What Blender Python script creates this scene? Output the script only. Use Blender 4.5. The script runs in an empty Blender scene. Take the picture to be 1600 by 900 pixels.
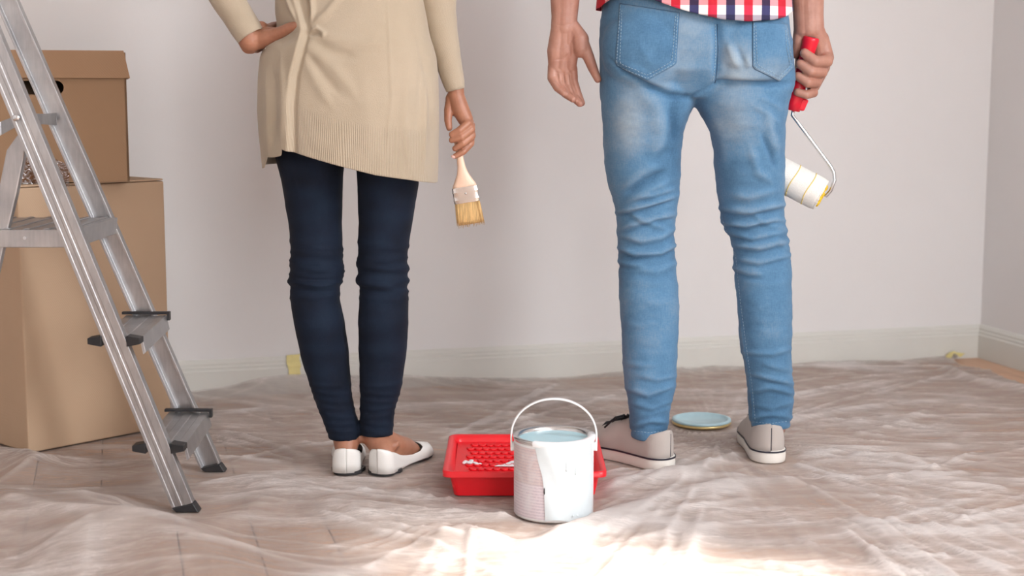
import bpy, bmesh, math, random
import numpy as np
from mathutils import Vector, Matrix
from mathutils.bvhtree import BVHTree
random.seed(4); rng = np.random.default_rng(4)
SC = bpy.context.scene
COL = SC.collection
# ------------------------------------------------------------------ camera
H = 0.80; FP = 2300.0; TH = math.radians(7.5)
cam = bpy.data.cameras.new('camera'); camo = bpy.data.objects.new('camera', cam); COL.objects.link(camo)
cam.sensor_width = 36; cam.lens = FP / 1600 * 36
camo.location = (0, 0, H); camo.rotation_euler = (math.pi / 2 - TH, 0, 0)
cam.dof.use_dof = True; cam.dof.focus_distance = 3.08; cam.dof.aperture_fstop = 3.2
cam.clip_start = .05
SC.camera = camo
CT, ST = math.cos(TH), math.sin(TH)
def ray(px, py):
    u = (px - 800) / FP; v = (py - 450) / FP
    return u, CT - v * ST, -ST - v * CT
def P(px, py, Y):
    u, a, b = ray(px, py); t = Y / a
    return np.array([u * t, Y, H + b * t])
def F(px, py, z=0.0):
    u, a, b = ray(px, py); t = (z - H) / b
    return np.array([u * t, a * t, z])
def Mpx(n, Y): return n * Y / (FP * .985)
def proj(V):
    x = V[:, 0]; y = V[:, 1]; z = V[:, 2] - H
    d = y * CT - z * ST; up = y * ST + z * CT
    return 800 + FP * x / d, 450 - FP * up / d
# room frame: corner C, ex along the back wall, ey along the right wall
C0 = F(1530, 557)[:2]
ANG = math.radians(15.2)
EX = np.array([math.cos(ANG), math.sin(ANG)]); EY = np.array([-math.sin(ANG), math.cos(ANG)])
def L2(a, b, z=0.0):
    p = C0 + a * EX + b * EY
    return np.array([p[0], p[1], z])
def toL(x, y):
    dx = x - C0[0]; dy = y - C0[1]
    return dx * EX[0] + dy * EX[1], dx * EY[0] + dy * EY[1]
RW, RD, RH = 4.6, 6.6, 2.55
# ------------------------------------------------------------------ world and lights
W = bpy.data.worlds.new('world'); SC.world = W; W.use_nodes = True
wn = W.node_tree; bg = wn.nodes['Background']
sky = wn.nodes.new('ShaderNodeTexSky'); sky.sky_type = 'HOSEK_WILKIE'; sky.turbidity = 4; sky.sun_direction = (.4, -.75, .5)
bg.inputs[1].default_value = 1.0
wn.links.new(sky.outputs[0], bg.inputs[0])
SC.view_settings.view_transform = 'Standard'; SC.view_settings.look = 'None'; SC.view_settings.gamma = 1
SC.view_settings.exposure = 0.0
# window_1 is in the right wall behind the camera's field of view (local b range, z range); window_2 in the wall behind the camera
WIN_Z = (0.75, 2.20); WIN1_Z = (1.42, 2.20)
tgt = F(570, 818)
azd = np.array([-.95, .31]); azd /= np.linalg.norm(azd)
al_, bl_ = toL(tgt[0], tgt[1])
D = -al_ / -(azd @ EX)
el = math.atan2(WIN_Z[1] - .05, D)
sd = Vector((azd[0] * math.cos(el), azd[1] * math.cos(el), -math.sin(el)))
hit = tgt[:2] - azd * D; hb = toL(hit[0], hit[1])[1]
WIN_B = (hb - 1.35, hb)
WIN2_A = (-1.75, -.35)
sun = bpy.data.lights.new('sun', 'SUN'); suno = bpy.data.objects.new('sun', sun); COL.objects.link(suno)
suno.rotation_euler = sd.to_track_quat('-Z', 'Y').to_euler(); suno.location = (2, -3, 3)
sun.energy = 19.0; sun.angle = math.radians(6.0); sun.color = (1, .94, .87)
def area(name, w, h, p, d, power, color):
    l = bpy.data.lights.new(name, 'AREA'); l.shape = 'RECTANGLE'
    l.size = w; l.size_y = h; l.energy = power; l.color = color
    o = bpy.data.objects.new(name, l); COL.objects.link(o); o.location = p
    o.rotation_euler = Vector(d).to_track_quat('-Z', 'Z').to_euler(); return o
area('window_daylight', WIN_B[1] - WIN_B[0], .78, L2(-.06, (WIN_B[0] + WIN_B[1]) / 2, 1.81), (-EX[0], -EX[1], -.25), 112, (.95, .97, 1))
area('window_daylight', 1.3, 1.45, L2(-1.05, -RD + .06, 1.47), (EY[0], EY[1], -.05), 82, (.95, .97, 1))

# ------------------------------------------------------------------ node materials
def newmat(name):
    m = bpy.data.materials.new(name); m.use_nodes = True
    return m, m.node_tree, m.node_tree.nodes['Principled BSDF']
def lk(nt, a, b): nt.links.new(a, b)
def nd(nt, t, **kw):
    n = nt.nodes.new(t)
    for k, v in kw.items(): setattr(n, k, v)
    return n
def coords(nt, kind='Object', scale=(1, 1, 1), rotz=0):
    tc = nd(nt, 'ShaderNodeTexCoord'); mp = nd(nt, 'ShaderNodeMapping')
    mp.inputs['Scale'].default_value = scale; mp.inputs['Rotation'].default_value = (0, 0, rotz)
    lk(nt, tc.outputs[kind], mp.inputs[0]); return mp.outputs[0]
def noise(nt, vec, scale, detail=4, rough=.55):
    n = nd(nt, 'ShaderNodeTexNoise'); n.inputs['Scale'].default_value = scale
    n.inputs['Detail'].default_value = detail; n.inputs['Roughness'].default_value = rough
    lk(nt, vec, n.inputs['Vector']); return n.outputs['Fac']
def ramp(nt, fac, stops):
    r = nd(nt, 'ShaderNodeValToRGB'); el_ = r.color_ramp.elements
    while len(el_) < len(stops): el_.new(.5)
    for e, (p, c) in zip(el_, stops):
        e.position = p; e.color = (*c, 1) if len(c) == 3 else c
    lk(nt, fac, r.inputs[0]); return r.outputs[0]
def mix(nt, fac, a, b, mode='MIX'):
    m = nd(nt, 'ShaderNodeMix', data_type='RGBA', blend_type=mode)
    for s, i in ((fac, 0), (a, 6), (b, 7)):
        if isinstance(s, (int, float)): m.inputs[i].default_value = s
        elif isinstance(s, tuple): m.inputs[i].default_value = (*s, 1)
        else: lk(nt, s, m.inputs[i])
    return m.outputs[2]
def math_(nt, op, a, b=0.0):
    m = nd(nt, 'ShaderNodeMath', operation=op)
    for s, i in ((a, 0), (b, 1)):
        if isinstance(s, (int, float)): m.inputs[i].default_value = s
        else: lk(nt, s, m.inputs[i])
    return m.outputs[0]
def bump(nt, pb, h, strength=.3, dist=.002):
    b = nd(nt, 'ShaderNodeBump'); b.inputs['Strength'].default_value = strength; b.inputs['Distance'].default_value = dist
    lk(nt, h, b.inputs['Height']); lk(nt, b.outputs[0], pb.inputs['Normal'])
def mat(name, col, rough=.5, metal=0, var=.0, vscale=8, bmp=0, bscale=60, stretch=(1, 1, 1), spec=.5, coat=0, sss=0):
    m, nt, pb = newmat(name)
    pb.inputs['Base Color'].default_value = (*col, 1); pb.inputs['Roughness'].default_value = rough
    pb.inputs['Metallic'].default_value = metal; pb.inputs['Specular IOR Level'].default_value = spec
    pb.inputs['Coat Weight'].default_value = coat
    v = coords(nt, 'Object', stretch)
    if var:
        n = noise(nt, v, vscale)
        c2 = tuple(max(0, c * (1 - var)) for c in col); c1 = tuple(min(1, c * (1 + var)) for c in col)
        lk(nt, ramp(nt, n, [(.3, c2), (.7, c1)]), pb.inputs['Base Color'])
    if bmp: bump(nt, pb, noise(nt, v, bscale, 5), bmp)
    if sss:
        pb.inputs['Subsurface Weight'].default_value = sss; pb.inputs['Subsurface Radius'].default_value = (.01, .004, .002)
        pb.inputs['Subsurface Scale'].default_value = .5
    return m
M = {}
M['wall'] = mat('wall_paint', (.80, .785, .78), .85, var=.015, vscale=3, bmp=.08, bscale=220)
M['ceiling'] = mat('ceiling_paint', (.8, .8, .8), .9, bmp=.05)
M['base'] = mat('baseboard_gloss', (.70, .695, .65), .35, var=.02)
M['frame'] = mat('window_frame_paint', (.8, .8, .78), .3, var=.02)
M['red'] = mat('red_plastic', (.83, .012, .022), .33, var=.05, bmp=.05, bscale=300)
M['redgrip'] = mat('red_handle_plastic', (.72, .008, .03), .28, var=.05)
M['black'] = mat('black_rubber', (.012, .012, .014), .45, var=.2)
M['sole'] = mat('black_sole', (.02, .02, .022), .5, var=.2)
M['flat'] = mat('white_leather', (.80, .79, .76), .38, var=.03, bmp=.06, bscale=350)
M['canvas'] = mat('grey_canvas', (.47, .425, .395), .85, var=.04, bmp=.3, bscale=900)
M['foxing'] = mat('white_rubber', (.76, .73, .68), .45, var=.04)
M['stripe'] = mat('dark_rubber_stripe', (.02, .02, .035), .4, var=.1)
M['chrome'] = mat('zinc_wire', (.62, .64, .66), .22, 1, var=.05)
M['ferrule'] = mat('brush_ferrule_metal', (.75, .73, .70), .2, 1, var=.06, vscale=50)
M['handlewood'] = mat('pale_lacquered_wood', (.80, .56, .42), .35, var=.08, vscale=20, stretch=(6, 6, 1))
M['bristle'] = mat('bristle', (.62, .40, .17), .7, var=.3, vscale=40, stretch=(8, 8, .6), bmp=.8, bscale=120)
M['nap'] = mat('roller_nap', (.86, .85, .80), .95, var=.04, vscale=60, bmp=.9, bscale=500)
M['yellow'] = mat('yellow_foam', (.85, .55, .04), .8, var=.25, vscale=60)
M['stripeyellow'] = mat('yellow_thread', (.85, .66, .22), .8, var=.1)
M['pail'] = mat('white_pail_plastic', (.82, .83, .84), .35, var=.02)
M['tin'] = mat('tin_rim', (.70, .70, .70), .25, 1, var=.05)
M['gold'] = mat('lid_edge_lacquer', (.62, .48, .22), .35, .6, var=.1)
M['paint'] = mat('pale_blue_paint', (.46, .72, .80), .25, var=.05, vscale=12, spec=.6)
M['paintlid'] = mat('pale_blue_dried_paint', (.47, .66, .72), .5, var=.08, vscale=25)
M['whitepaint'] = mat('white_paint_blob', (.85, .86, .88), .4, var=.03)
M['lace'] = mat('black_lace', (.012, .012, .015), .8, var=.2)
M['tape'] = mat('yellow_masking_tape', (.78, .68, .30), .7, var=.06, vscale=40)
M['hairb'] = mat('brown_hair', (.08, .045, .025), .6, var=.3, vscale=40, stretch=(4, 4, .5), bmp=.5)
M['ring'] = mat('pearl_bead', (.85, .83, .8), .2, var=.02)
def m_skin(name, c, c2):
    m, nt, pb = newmat(name); v = coords(nt)
    a = noise(nt, v, 26, 3); b = noise(nt, v, 160, 3)
    base = ramp(nt, a, [(.35, c), (.68, c2)])
    lk(nt, mix(nt, .12, base, ramp(nt, b, [(.3, tuple(x * .6 for x in c)), (.7, c2)])), pb.inputs['Base Color'])
    pb.inputs['Roughness'].default_value = .45
    pb.inputs['Subsurface Weight'].default_value = .12; pb.inputs['Subsurface Radius'].default_value = (.012, .004, .002)
    pb.inputs['Subsurface Scale'].default_value = .6
    bump(nt, pb, noise(nt, v, 300, 4), .18, .001); return m
M['skin_w'] = m_skin('tanned_skin', (.34, .145, .085), (.44, .205, .125))
M['skin_m'] = m_skin('fair_skin', (.36, .165, .118), (.45, .235, .175))
M['nail'] = mat('nail', (.68, .42, .36), .25, var=.03)
def m_card(name, c):
    m, nt, pb = newmat(name); v = coords(nt)
    w = nd(nt, 'ShaderNodeTexWave'); w.wave_type = 'BANDS'; w.bands_direction = 'DIAGONAL'; w.inputs['Scale'].default_value = 90
    w.inputs['Distortion'].default_value = 1; lk(nt, v, w.inputs[0])
    n = noise(nt, v, 5, 3)
    lk(nt, ramp(nt, n, [(.3, tuple(x * .93 for x in c)), (.7, c)]), pb.inputs['Base Color'])
    pb.inputs['Roughness'].default_value = .8; bump(nt, pb, w.outputs['Fac'], .12, .0006); return m
M['card'] = m_card('brown_cardboard', (.33, .20, .112))
M['card2'] = m_card('pale_cardboard', (.53, .37, .245))
M['cardlid'] = m_card('cardboard_lid', (.36, .215, .122))
def m_alu():
    m, nt, pb = newmat('brushed_aluminium'); v = coords(nt, 'Object', (30, 30, 2.5))
    n = noise(nt, v, 6, 6, .7); n2 = noise(nt, coords(nt), 14, 3)
    lk(nt, mix(nt, .5, ramp(nt, n, [(.3, (.34, .345, .36)), (.7, (.52, .52, .53))]), ramp(nt, n2, [(.35, (.36, .36, .37)), (.7, (.58, .58, .58))])), pb.inputs['Base Color'])
    pb.inputs['Metallic'].default_value = .92
    r = nd(nt, 'ShaderNodeMapRange'); lk(nt, n, r.inputs[0]); r.inputs[3].default_value = .25; r.inputs[4].default_value = .48
    lk(nt, r.outputs[0], pb.inputs['Roughness']); bump(nt, pb, n, .12, .001); return m
M['alu'] = m_alu()
def m_denim(name, dark, mid, pale, weave=.35, sheen=.1):
    m, nt, pb = newmat(name)
    v = coords(nt)
    at = nd(nt, 'ShaderNodeAttribute', attribute_name='wear')
    n1 = noise(nt, v, 14, 5, .6); n2 = noise(nt, coords(nt, 'Object', (1, 1, .22)), 420, 3, .7); n3 = noise(nt, coords(nt, 'Object', (.25, .25, 1)), 520, 2)
    f = math_(nt, 'ADD', at.outputs['Fac'], math_(nt, 'MULTIPLY', math_(nt, 'SUBTRACT', n1, .5), .45))
    f = math_(nt, 'ADD', f, math_(nt, 'MULTIPLY', math_(nt, 'SUBTRACT', n2, .5), weave))
    f = math_(nt, 'ADD', f, math_(nt, 'MULTIPLY', math_(nt, 'SUBTRACT', n3, .5), weave * .6))
    lk(nt, ramp(nt, f, [(0, dark), (.35, mid), (1, pale)]), pb.inputs['Base Color'])
    pb.inputs['Roughness'].default_value = .85; pb.inputs['Specular IOR Level'].default_value = .25
    pb.inputs['Sheen Weight'].default_value = sheen
    bump(nt, pb, n2, .35, .0006); return m
M['denim'] = m_denim('light_blue_denim', (.035, .10, .19), (.095, .215, .36), (.36, .43, .48))
M['denimseam'] = m_denim('denim_seam', (.03, .08, .16), (.05, .13, .24), (.2, .3, .4))
M['navy'] = m_denim('navy_denim', (.002, .004, .010), (.0045, .010, .024), (.012, .027, .052), .25, .02)
M['stitch'] = mat('pale_blue_thread', (.30, .42, .52), .8, var=.1)
M['navystitch'] = mat('navy_thread', (.03, .06, .12), .8, var=.1)
def m_knit():
    m, nt, pb = newmat('beige_knit'); tc = nd(nt, 'ShaderNodeTexCoord')
    uv = tc.outputs['UV']; sp = nd(nt, 'ShaderNodeSeparateXYZ'); lk(nt, uv, sp.inputs[0])
    ribs = math_(nt, 'SINE', math_(nt, 'MULTIPLY', sp.outputs[0], 2 * math.pi * 330))
    band = nd(nt, 'ShaderNodeMapRange'); lk(nt, sp.outputs[1], band.inputs[0])
    band.inputs[1].default_value = .0; band.inputs[2].default_value = .02; band.inputs[3].default_value = 1; band.inputs[4].default_value = .0
    rb = math_(nt, 'MULTIPLY', ribs, band.outputs[0])
    v = coords(nt); n = noise(nt, v, 600, 2); n2 = noise(nt, v, 7, 3)
    h = math_(nt, 'ADD', math_(nt, 'MULTIPLY', rb, .55), n)
    c = ramp(nt, n2, [(.3, (.41, .34, .25)), (.7, (.455, .38, .288))])
    c = mix(nt, math_(nt, 'MULTIPLY', math_(nt, 'SUBTRACT', .5, math_(nt, 'MULTIPLY', rb, .5)), .22), c, (.36, .28, .19))
    lk(nt, c, pb.inputs['Base Color']); pb.inputs['Roughness'].default_value = .9
    pb.inputs['Sheen Weight'].default_value = .25; pb.inputs['Specular IOR Level'].default_value = .2
    bump(nt, pb, h, .6, .0012); return m
M['knit'] = m_knit()
def m_plaid():
    m, nt, pb = newmat('plaid_cotton'); v = coords(nt); sp = nd(nt, 'ShaderNodeSeparateXYZ'); lk(nt, v, sp.inputs[0])
    def stripes(src, off, per=.074, wr=(.80, .78, .78), cr=(.60, .02, .06), cn=(.035, .035, .12)):
        f = math_(nt, 'FRACT', math_(nt, 'ADD', math_(nt, 'DIVIDE', math_(nt, 'SUBTRACT', src, off), per), 50.125))
        r = nd(nt, 'ShaderNodeValToRGB'); r.color_ramp.interpolation = 'CONSTANT'; e = r.color_ramp.elements
        e[0].position = 0; e[0].color = (*cr, 1); e[1].position = .25; e[1].color = (*wr, 1)
        a = e.new(.5); a.color = (*cn, 1); b = e.new(.75); b.color = (*wr, 1)
        lk(nt, f, r.inputs[0]); return r.outputs[0]
    a = stripes(sp.outputs[0], .0)
    b = stripes(sp.outputs[2], .0, .076, (1, 1, 1), (.85, .38, .42), (.45, .42, .50))
    c = mix(nt, 1.0, a, b, 'MULTIPLY')
    lk(nt, c, pb.inputs['Base Color']); pb.inputs['Roughness'].default_value = .85
    bump(nt, pb, noise(nt, v, 700, 2), .2, .0005); return m
M['plaid'] = m_plaid()
def m_wood(i):
    m, nt, pb = newmat('oak_plank'); v = coords(nt, 'Object', (14, 1.3, 1), 0)
    oi = nd(nt, 'ShaderNodeObjectInfo'); vm = nd(nt, 'ShaderNodeVectorMath', operation='ADD')
    cb = nd(nt, 'ShaderNodeCombineXYZ'); lk(nt, math_(nt, 'MULTIPLY', oi.outputs['Random'], 40), cb.inputs[0]); lk(nt, math_(nt, 'MULTIPLY', oi.outputs['Random'], 17), cb.inputs[2])
    lk(nt, v, vm.inputs[0]); lk(nt, cb.outputs[0], vm.inputs[1])
    n = noise(nt, vm.outputs[0], 3, 7, .6)
    c = ramp(nt, n, [(.3, (.46, .265, .16)), (.5, (.63, .39, .25)), (.72, (.73, .49, .34))])
    c = mix(nt, math_(nt, 'MULTIPLY', oi.outputs['Random'], .45), c, (.57, .355, .24))
    lk(nt, c, pb.inputs['Base Color']); pb.inputs['Roughness'].default_value = .5
    bump(nt, pb, n, .1, .001); return m
M['wood'] = m_wood(0)
M['subfloor'] = mat('floor_gap', (.22, .12, .075), .9, var=.1)
def m_film():
    m, nt, pb = newmat('clear_plastic_film')
    nt.nodes.remove(pb); out = nt.nodes['Material Output']
    at = nd(nt, 'ShaderNodeAttribute', attribute_name='fold')
    n = noise(nt, coords(nt, 'Object', (1, 4.5, 1), .15), 5, 9, .72)
    n2 = noise(nt, coords(nt, 'Object', (1, 2.5, 1)), 60, 6, .75)
    n3 = noise(nt, coords(nt, 'Object', (1, 1.6, 1)), 1.4, 3, .5)
    rg = None
    for sc_, an_, fr_, pw in (((1, 7, 1), .12, 3.2, 16), ((1, 6, 1), -.22, 5.5, 18), ((1, 4, 1), .55, 8, 20), ((1, 3, 1), -.7, 14, 14), ((1, 9, 1), .02, 10, 12)):
        r_ = noise(nt, coords(nt, 'Object', sc_, an_), fr_, 4, .6)
        r_ = math_(nt, 'POWER', math_(nt, 'SUBTRACT', 1.0, math_(nt, 'ABSOLUTE', math_(nt, 'SUBTRACT', math_(nt, 'MULTIPLY', r_, 2.0), 1.0))), pw)
        rg = r_ if rg is None else math_(nt, 'ADD', rg, r_)
    rm = nd(nt, 'ShaderNodeMapRange'); lk(nt, noise(nt, coords(nt, 'Object', (1, 2.2, 1), .1), 2.6, 3, .6), rm.inputs[0]); rm.inputs[1].default_value = .42; rm.inputs[2].default_value = .66
    rg = math_(nt, 'MULTIPLY', rg, math_(nt, 'ADD', .12, rm.outputs[0]))
    hb = math_(nt, 'ADD', math_(nt, 'ADD', math_(nt, 'MULTIPLY', n, .7), math_(nt, 'MULTIPLY', rg, .22)), math_(nt, 'MULTIPLY', n2, .34))
    b = nd(nt, 'ShaderNodeBump'); b.inputs['Strength'].default_value = .6; b.inputs['Distance'].default_value = .02; lk(nt, hb, b.inputs['Height'])
    tr = nd(nt, 'ShaderNodeBsdfTransparent'); tr.inputs[0].default_value = (.98, .975, .97, 1)
    df = nd(nt, 'ShaderNodeBsdfDiffuse'); df.inputs[0].default_value = (.94, .90, .88, 1)
    tl = nd(nt, 'ShaderNodeBsdfTranslucent'); tl.inputs[0].default_value = (.94, .90, .88, 1)
    md = nd(nt, 'ShaderNodeMixShader'); md.inputs[0].default_value = .35; lk(nt, df.outputs[0], md.inputs[1]); lk(nt, tl.outputs[0], md.inputs[2])
    milky = math_(nt, 'ADD', .25, math_(nt, 'MULTIPLY', at.outputs['Fac'], .60))
    milky = math_(nt, 'ADD', milky, math_(nt, 'MULTIPLY', math_(nt, 'SUBTRACT', n, .5), .35))
    milky = math_(nt, 'ADD', milky, math_(nt, 'MULTIPLY', math_(nt, 'SUBTRACT', n3, .5), .25))
    milky = math_(nt, 'ADD', milky, math_(nt, 'MULTIPLY', rg, .13))  # thin ridge streaks whiten the film: specular glints painted into its opacity
    milky = math_(nt, 'MINIMUM', math_(nt, 'MAXIMUM', milky, .06), .9)
    m1 = nd(nt, 'ShaderNodeMixShader'); lk(nt, milky, m1.inputs[0]); lk(nt, tr.outputs[0], m1.inputs[1]); lk(nt, md.outputs[0], m1.inputs[2])
    gl = nd(nt, 'ShaderNodeBsdfGlossy'); gl.inputs['Roughness'].default_value = .15; lk(nt, b.outputs[0], gl.inputs['Normal'])
    fr = nd(nt, 'ShaderNodeFresnel'); fr.inputs[0].default_value = 1.45; lk(nt, b.outputs[0], fr.inputs['Normal'])
    m2 = nd(nt, 'ShaderNodeMixShader'); lk(nt, math_(nt, 'MULTIPLY', fr.outputs[0], .65), m2.inputs[0]); lk(nt, m1.outputs[0], m2.inputs[1]); lk(nt, gl.outputs[0], m2.inputs[2])
    lk(nt, m2.outputs[0], out.inputs[0]); return m
M['film'] = m_film()
def m_label():
    # printed pail: faded pinkish label on the left, the bare white pail elsewhere
    m, nt, pb = newmat('faded_pail_label'); v = coords(nt)
    n = noise(nt, coords(nt, 'Object', (1, 1, 3)), 220, 3, .8); n2 = noise(nt, v, 30, 4)
    sp = nd(nt, 'ShaderNodeSeparateXYZ'); lk(nt, v, sp.inputs[0])
    lines = math_(nt, 'SINE', math_(nt, 'MULTIPLY', sp.outputs[2], 2 * math.pi / .0058))
    low = math_(nt, 'LESS_THAN', sp.outputs[2], .07)
    txt = math_(nt, 'MULTIPLY', math_(nt, 'GREATER_THAN', lines, -.1), math_(nt, 'GREATER_THAN', n, .46))
    base = mix(nt, low, (.66, .56, .56), (.72, .64, .68))
    c = mix(nt, math_(nt, 'MULTIPLY', txt, .45), base, (.42, .36, .44))
    c = mix(nt, ramp(nt, n2, [(.5, (0, 0, 0)), (.7, (.5, .5, .5))]), c, (.75, .76, .78))
    lk(nt, c, pb.inputs['Base Color']); pb.inputs['Roughness'].default_value = .5; return m
M['label'] = m_label()
M['spill'] = mat('paint_spill', (.66, .73, .76), .3, var=.04, vscale=30, bmp=.2, bscale=40)
def m_glass():
    m, nt, pb = newmat('window_glass'); nt.nodes.remove(pb); out = nt.nodes['Material Output']
    tr = nd(nt, 'ShaderNodeBsdfTransparent'); gl = nd(nt, 'ShaderNodeBsdfGlossy'); gl.inputs['Roughness'].default_value = .02
    mx = nd(nt, 'ShaderNodeMixShader'); mx.inputs[0].default_value = .06
    lk(nt, tr.outputs[0], mx.inputs[1]); lk(nt, gl.outputs[0], mx.inputs[2]); lk(nt, mx.outputs[0], out.inputs[0]); return m
M['glass'] = m_glass()
def m_clear():
    m, nt, pb = newmat('clear_packing_tape'); nt.nodes.remove(pb); out = nt.nodes['Material Output']
    tr = nd(nt, 'ShaderNodeBsdfTransparent'); tr.inputs[0].default_value = (.62, .5, .42, 1)
    gl = nd(nt, 'ShaderNodeBsdfGlossy'); gl.inputs['Roughness'].default_value = .18
    b = nd(nt, 'ShaderNodeBump'); b.inputs['Strength'].default_value = 1; b.inputs['Distance'].default_value = .02
    lk(nt, noise(nt, coords(nt), 45, 3), b.inputs['Height']); lk(nt, b.outputs[0], gl.inputs['Normal'])
    mx = nd(nt, 'ShaderNodeMixShader'); mx.inputs[0].default_value = .22
    lk(nt, tr.outputs[0], mx.inputs[1]); lk(nt, gl.outputs[0], mx.inputs[2]); lk(nt, mx.outputs[0], out.inputs[0]); return m
M['clear'] = m_clear()

# ------------------------------------------------------------------ geometry helpers
class G:
    def __init__(s): s.v = []; s.f = []
    def add(s, V, Fc):
        o = len(s.v); s.v += [tuple(map(float, p)) for p in V]; s.f += [tuple(i + o for i in f) for f in Fc]
    def hexa(s, p):   # 8 points: bottom 4 ccw, top 4 ccw
        s.add(p, [(3, 2, 1, 0), (4, 5, 6, 7), (0, 1, 5, 4), (1, 2, 6, 5), (2, 3, 7, 6), (3, 0, 4, 7)])
    def box(s, c, sz, ang=0.0):
        ca, sa = math.cos(ang), math.sin(ang); p = []
        for z in (-1, 1):
            for x, y in ((-1, -1), (1, -1), (1, 1), (-1, 1)):
                X, Y = x * sz[0] / 2, y * sz[1] / 2
                p.append((c[0] + X * ca - Y * sa, c[1] + X * sa + Y * ca, c[2] + z * sz[2] / 2))
        s.hexa(p)
    def lbox(s, a0, a1, b0, b1, z0, z1):   # in room coordinates
        s.hexa([L2(a0, b0, z0), L2(a1, b0, z0), L2(a1, b1, z0), L2(a0, b1, z0), L2(a0, b0, z1), L2(a1, b0, z1), L2(a1, b1, z1), L2(a0, b1, z1)])
    def rings(s, R, cap=True, closed=True):
        n = len(R[0]); V = [p for r in R for p in r]; Fc = []
        for i in range(len(R) - 1):
            for j in range(n if closed else n - 1):
                k = (j + 1) % n; Fc.append((i * n + j, i * n + k, (i + 1) * n + k, (i + 1) * n + j))
        if cap: Fc.append(tuple(range(n))[::-1]); Fc.append(tuple((len(R) - 1) * n + j for j in range(n)))
        s.add(V, Fc)
    def tube(s, pts, r, n=10, flat=1.0, up=None):
        pts = [Vector(map(float, p)) for p in pts]; R = []
        rr = r if hasattr(r, '__len__') else [r] * len(pts); prev = None
        for i, p in enumerate(pts):
            t = (pts[min(i + 1, len(pts) - 1)] - pts[max(i - 1, 0)]).normalized()
            if up is not None: a = Vector(up); a = (a - t * a.dot(t)).normalized()
            elif prev is None: a = t.orthogonal().normalized()
            else: a = (prev - t * prev.dot(t)).normalized()
            prev = a; b = t.cross(a)
            R.append([p + (a * math.cos(q) * rr[i] + b * math.sin(q) * rr[i] * flat) for q in (2 * math.pi * k / n for k in range(n))])
        s.rings(R)
    def sphere(s, c, r, n=16, m=10, rot=None):
        r = r if hasattr(r, '__len__') else (r, r, r); R = []
        for i in range(1, m):
            th = math.pi * i / m
            R.append([Vector((r[0] * math.sin(th) * math.cos(q), r[1] * math.sin(th) * math.sin(q), -r[2] * math.cos(th))) for q in (2 * math.pi * k / n for k in range(n))])
        if rot is not None: R = [[rot @ p for p in ring] for ring in R]
        c = Vector(map(float, c)); R = [[p + c for p in ring] for ring in R]
        s.rings(R)
    def chain(s, pts, rad, n=14, sub=True):
        pts = [Vector(map(float, p)) for p in pts]
        for p, r in zip(pts, rad): s.sphere(p, r, n, 10)
        for i in range(len(pts) - 1):
            if (pts[i + 1] - pts[i]).length < 1e-4: continue
            s.tube([pts[i], pts[i + 1]], [rad[i], rad[i + 1]], n)
    def mesh(s, name='m'):
        me = bpy.data.meshes.new(name); me.from_pydata(s.v, [], s.f); me.update(); return me
def fixn(me):
    bm = bmesh.new(); bm.from_mesh(me); bmesh.ops.recalc_face_normals(bm, faces=bm.faces); bm.to_mesh(me); bm.free()
def smooth(me, on=True):
    me.polygons.foreach_set('use_smooth', [on] * len(me.polygons))
def rootloc(o):
    l = Vector((0, 0, 0))
    while o is not None: l += o.location; o = o.parent
    return l
def obj(name, g, m, parent=None, sm=False, bevel=0, solid=0, fix=True, segs=2, off=-1):
    me = g.mesh(name) if isinstance(g, G) else g
    me.name = name
    if fix: fixn(me)
    if parent is not None:
        me.transform(Matrix.Translation(-rootloc(parent)))
    o = bpy.data.objects.new(name, me); COL.objects.link(o); o.parent = parent
    if not me.materials: me.materials.append(M[m])
    smooth(me, sm)
    if solid:
        q = o.modifiers.new('solid', 'SOLIDIFY'); q.thickness = solid; q.offset = off
    if bevel:
        q = o.modifiers.new('bevel', 'BEVEL'); q.width = bevel; q.segments = segs; q.limit_method = 'ANGLE'; q.angle_limit = math.radians(40)
    return o
def tag(o, label=None, cat=None, group=None, kind=None):
    for k, v in (('label', label), ('category', cat), ('group', group), ('kind', kind)):
        if v: o[k] = v
    return o
def thing(name, label, cat, loc, group=None):
    o = bpy.data.objects.new(name, None); COL.objects.link(o); o.location = tuple(map(float, loc)); o.empty_display_size = .1
    return tag(o, label, cat, group)
def ground(g_or_me, z):
    pass
def remesh(g, voxel, it=4, fac=.5):
    me = g.mesh('tmp'); o = bpy.data.objects.new('tmp', me); COL.objects.link(o)
    q = o.modifiers.new('r', 'REMESH'); q.mode = 'VOXEL'; q.voxel_size = voxel; q.adaptivity = 0
    if it:
        q = o.modifiers.new('s', 'SMOOTH'); q.factor = fac; q.iterations = it
    dg = bpy.context.evaluated_depsgraph_get(); dg.update()
    r = bpy.data.meshes.new_from_object(o.evaluated_get(dg))
    bpy.data.objects.remove(o); bpy.data.meshes.remove(me); return r
def getv(me):
    a = np.empty(len(me.vertices) * 3, np.float32); me.vertices.foreach_get('co', a); return a.reshape(-1, 3).astype(np.float64)
def getn(me):
    a = np.empty(len(me.vertices) * 3, np.float32); me.vertex_normals.foreach_get('vector', a); return a.reshape(-1, 3).astype(np.float64)
def setv(me, V): me.vertices.foreach_set('co', V.astype(np.float32).ravel()); me.update()
def attr(me, name, a):
    t = me.attributes.new(name, 'FLOAT', 'POINT'); t.data.foreach_set('value', np.asarray(a, np.float32))
def hsh(ix, iy, iz, seed):
    h = (ix * 374761393 + iy * 668265263 + iz * 2147483647 + seed * 974634777) & 0xffffffff
    h = ((h ^ (h >> 13)) * 1274126177) & 0xffffffff
    return ((h ^ (h >> 16)) & 0xffffff) / float(0xffffff)
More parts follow.
